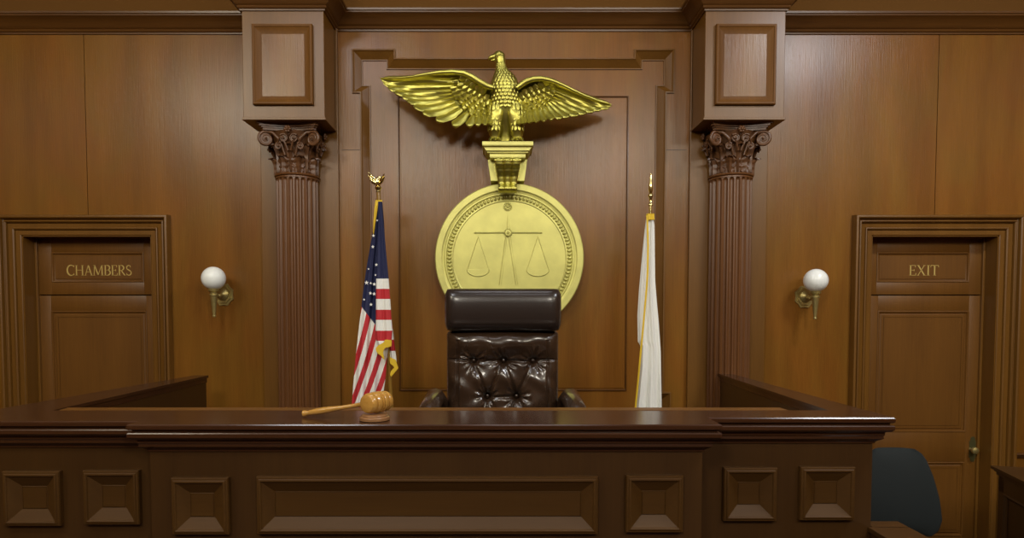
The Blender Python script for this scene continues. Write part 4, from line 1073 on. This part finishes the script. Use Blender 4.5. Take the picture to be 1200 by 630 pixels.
# ------------------------------------------------------------------ right foreground: green chair, low rail, cabinet
YG = -.62; gu = (DIST+YG)/F
gc = W(1050, 580, YG)
gch = thing('office_chair', 'dark green fabric office chair behind the right end of the bench', 'chair', (gc.x, YG-.25, 0))
bm = B(); ns, na = 40, 48; rows = []
gt, gb = WZ(527, YG), WZ(627, YG)
def halfw(s):      # s 0 bottom .. 1 top, px
    v = [(0, 40), (.06, 48), (.2, 51.5), (.45, 48), (.7, 42), (.88, 36), (.96, 31), (1, 24)]
    for i in range(len(v)-1):
        if s <= v[i+1][0]: k = (s-v[i][0])/(v[i+1][0]-v[i][0]); return v[i][1]+(v[i+1][1]-v[i][1])*k
    return 24
for i in range(ns+1):
    s = i/ns; z = gb+(gt-gb)*s; hw = halfw(s)*gu; th = .045*math.sqrt(max(.02, 1-abs(2*s-1)**6)); yo = .10*(s-.5)**2+.05*s
    rows.append([bm.verts.new((gc.x+math.copysign(abs(math.cos(a))**.7, math.cos(a))*hw, YG+yo+math.copysign(abs(math.sin(a))**.8, math.sin(a))*th+.09*(math.cos(a))**2*-.5, z)) for a in (2*PI*k/na for k in range(na))])
for i in range(ns):
    for a in range(na): bm.faces.new((rows[i][a], rows[i][(a+1) % na], rows[i+1][(a+1) % na], rows[i+1][a]))
bm.faces.new(rows[0][::-1]); bm.faces.new(rows[-1]); obj('backrest', bm, M['green'], gch, 60)
bm = B(); box(bm, gc.x-.25, gc.x+.25, YG-.52, YG-.03, .40, .49, .035); obj('seat', bm, M['green'], gch, 60)
bm = B(); tube(bm, [(gc.x, YG+.05, gb+.15), (gc.x, YG+.09, gb-.05), (gc.x, YG+.02, .40), (gc.x, YG-.2, .385)], [.03, .03, .03, .03], 8); obj('back_support', bm, M['black'], gch, 50)
bm = B(); lathe(bm, [(.035, .06), (.035, .2), (.028, .2), (.028, .39), (.09, .395)], 20, Matrix.Translation((gc.x, YG-.28, 0)))
for k in range(5):
    a = k*2*PI/5; d = Vector((math.cos(a), math.sin(a), 0)); c = Vector((gc.x, YG-.28, 0)); tube(bm, [c+d*.02+Vector((0, 0, .12)), c+d*.28+Vector((0, 0, .075))], [.03, .018], 8)
obj('pedestal', bm, M['black'], gch, 40)
for k in range(5):
    a = k*2*PI/5; d = Vector((math.cos(a), math.sin(a), 0)); c = Vector((gc.x, YG-.28, 0))+d*.27; bm = B()
    tube(bm, [c+Vector((-.012*d.y, .012*d.x, .032)), c+Vector((.012*d.y, -.012*d.x, .032))], .031, 16); obj('caster', bm, M['black'], gch, 40)

# low partition in front of the bench's right end
yb_ = yr-.004; p0 = W(1017, 617, yb_); zw = p0.z; xb = rx1-OV+.004
pr_ = thing('partition_rail', 'low dark wooden rail with flat cap at the bench right corner', 'rail', (p0.x+.1, yb_-.6, 0))
x1p = WX(1053, 611, yb_+.07)
bm = B(); box(bm, p0.x, x1p, yb_-1.3, yb_, zw-.022, zw, .003); box(bm, xb, x1p, yb_-.01, yb_+.075, zw-.022, zw, .003); obj('cap', bm, M['bench_x'], pr_)
bm = B(); box(bm, p0.x+.02, x1p-.02, yb_-1.28, yb_-.002, 0, zw-.022, .002); box(bm, p0.x+.01, x1p-.01, yb_-1.29, yb_-.001, zw-.045, zw-.022, .004); box(bm, xb+.002, x1p-.02, yb_-.01, yb_+.065, 0, zw-.022); obj('panel_wall', bm, M['bench'], pr_)

# clerk's cabinet, right edge
ztop = 1.03; a0 = W(1161, 545, depth(545, ztop)); a1 = W(1200, 564, depth(564, ztop))
dv = (a1-a0); dv.z = 0; dv.normalize(); nv_ = Vector((-dv.y, dv.x, 0)); nv_ = nv_ if nv_.x > 0 else -nv_
cab = thing('wooden_cabinet', 'dark panelled wooden cabinet with moulded top at the right edge', 'cabinet', (a0.x+.3, a0.y-.3, 0))
LN = .75
def CB(u_, v_, h): return tuple(Vector((a0.x, a0.y, 0))+dv*u_+nv_*v_+Vector((0, 0, h)))
bm = B()
for ins, z0, z1 in ((0, ztop-.018, ztop), (.012, ztop-.030, ztop-.018), (.022, ztop-.050, ztop-.030)):
    prism(bm, [(ins, ins), (LN-ins, ins), (LN-ins, .9), (ins, .9)], lambda u_, v_, h: CB(u_, v_, h), z0, z1)
obj('top', bm, M['bench_x'], cab)
bm = B(); prism(bm, [(.035, .045), (LN-.035, .045), (LN-.035, .88), (.035, .88)], lambda u_, v_, h: CB(u_, v_, h), .0, ztop-.05)
obj('carcass', bm, M['bench'], cab)
bm = B()
for u0, u1, z0, z1 in ((.035, .10, 0, ztop-.05), (LN-.10, LN-.035, 0, ztop-.05), (.035, LN-.035, ztop-.15, ztop-.05), (.035, LN-.035, 0, .12)):
    prism(bm, [(u0, .030), (u1, .030), (u1, .046), (u0, .046)], lambda u_, v_, h: CB(u_, v_, h), z0, z1)
sweep(bm, rect(.10, LN-.10, .12, ztop-.15), [(0, .0), (-.01, .004), (-.02, -.006), (-.03, -.012)], lambda u_, v_, h: CB(u_, .030-h, v_), closed=True)
obj('side_panel_frame', bm, M['bench'], cab)
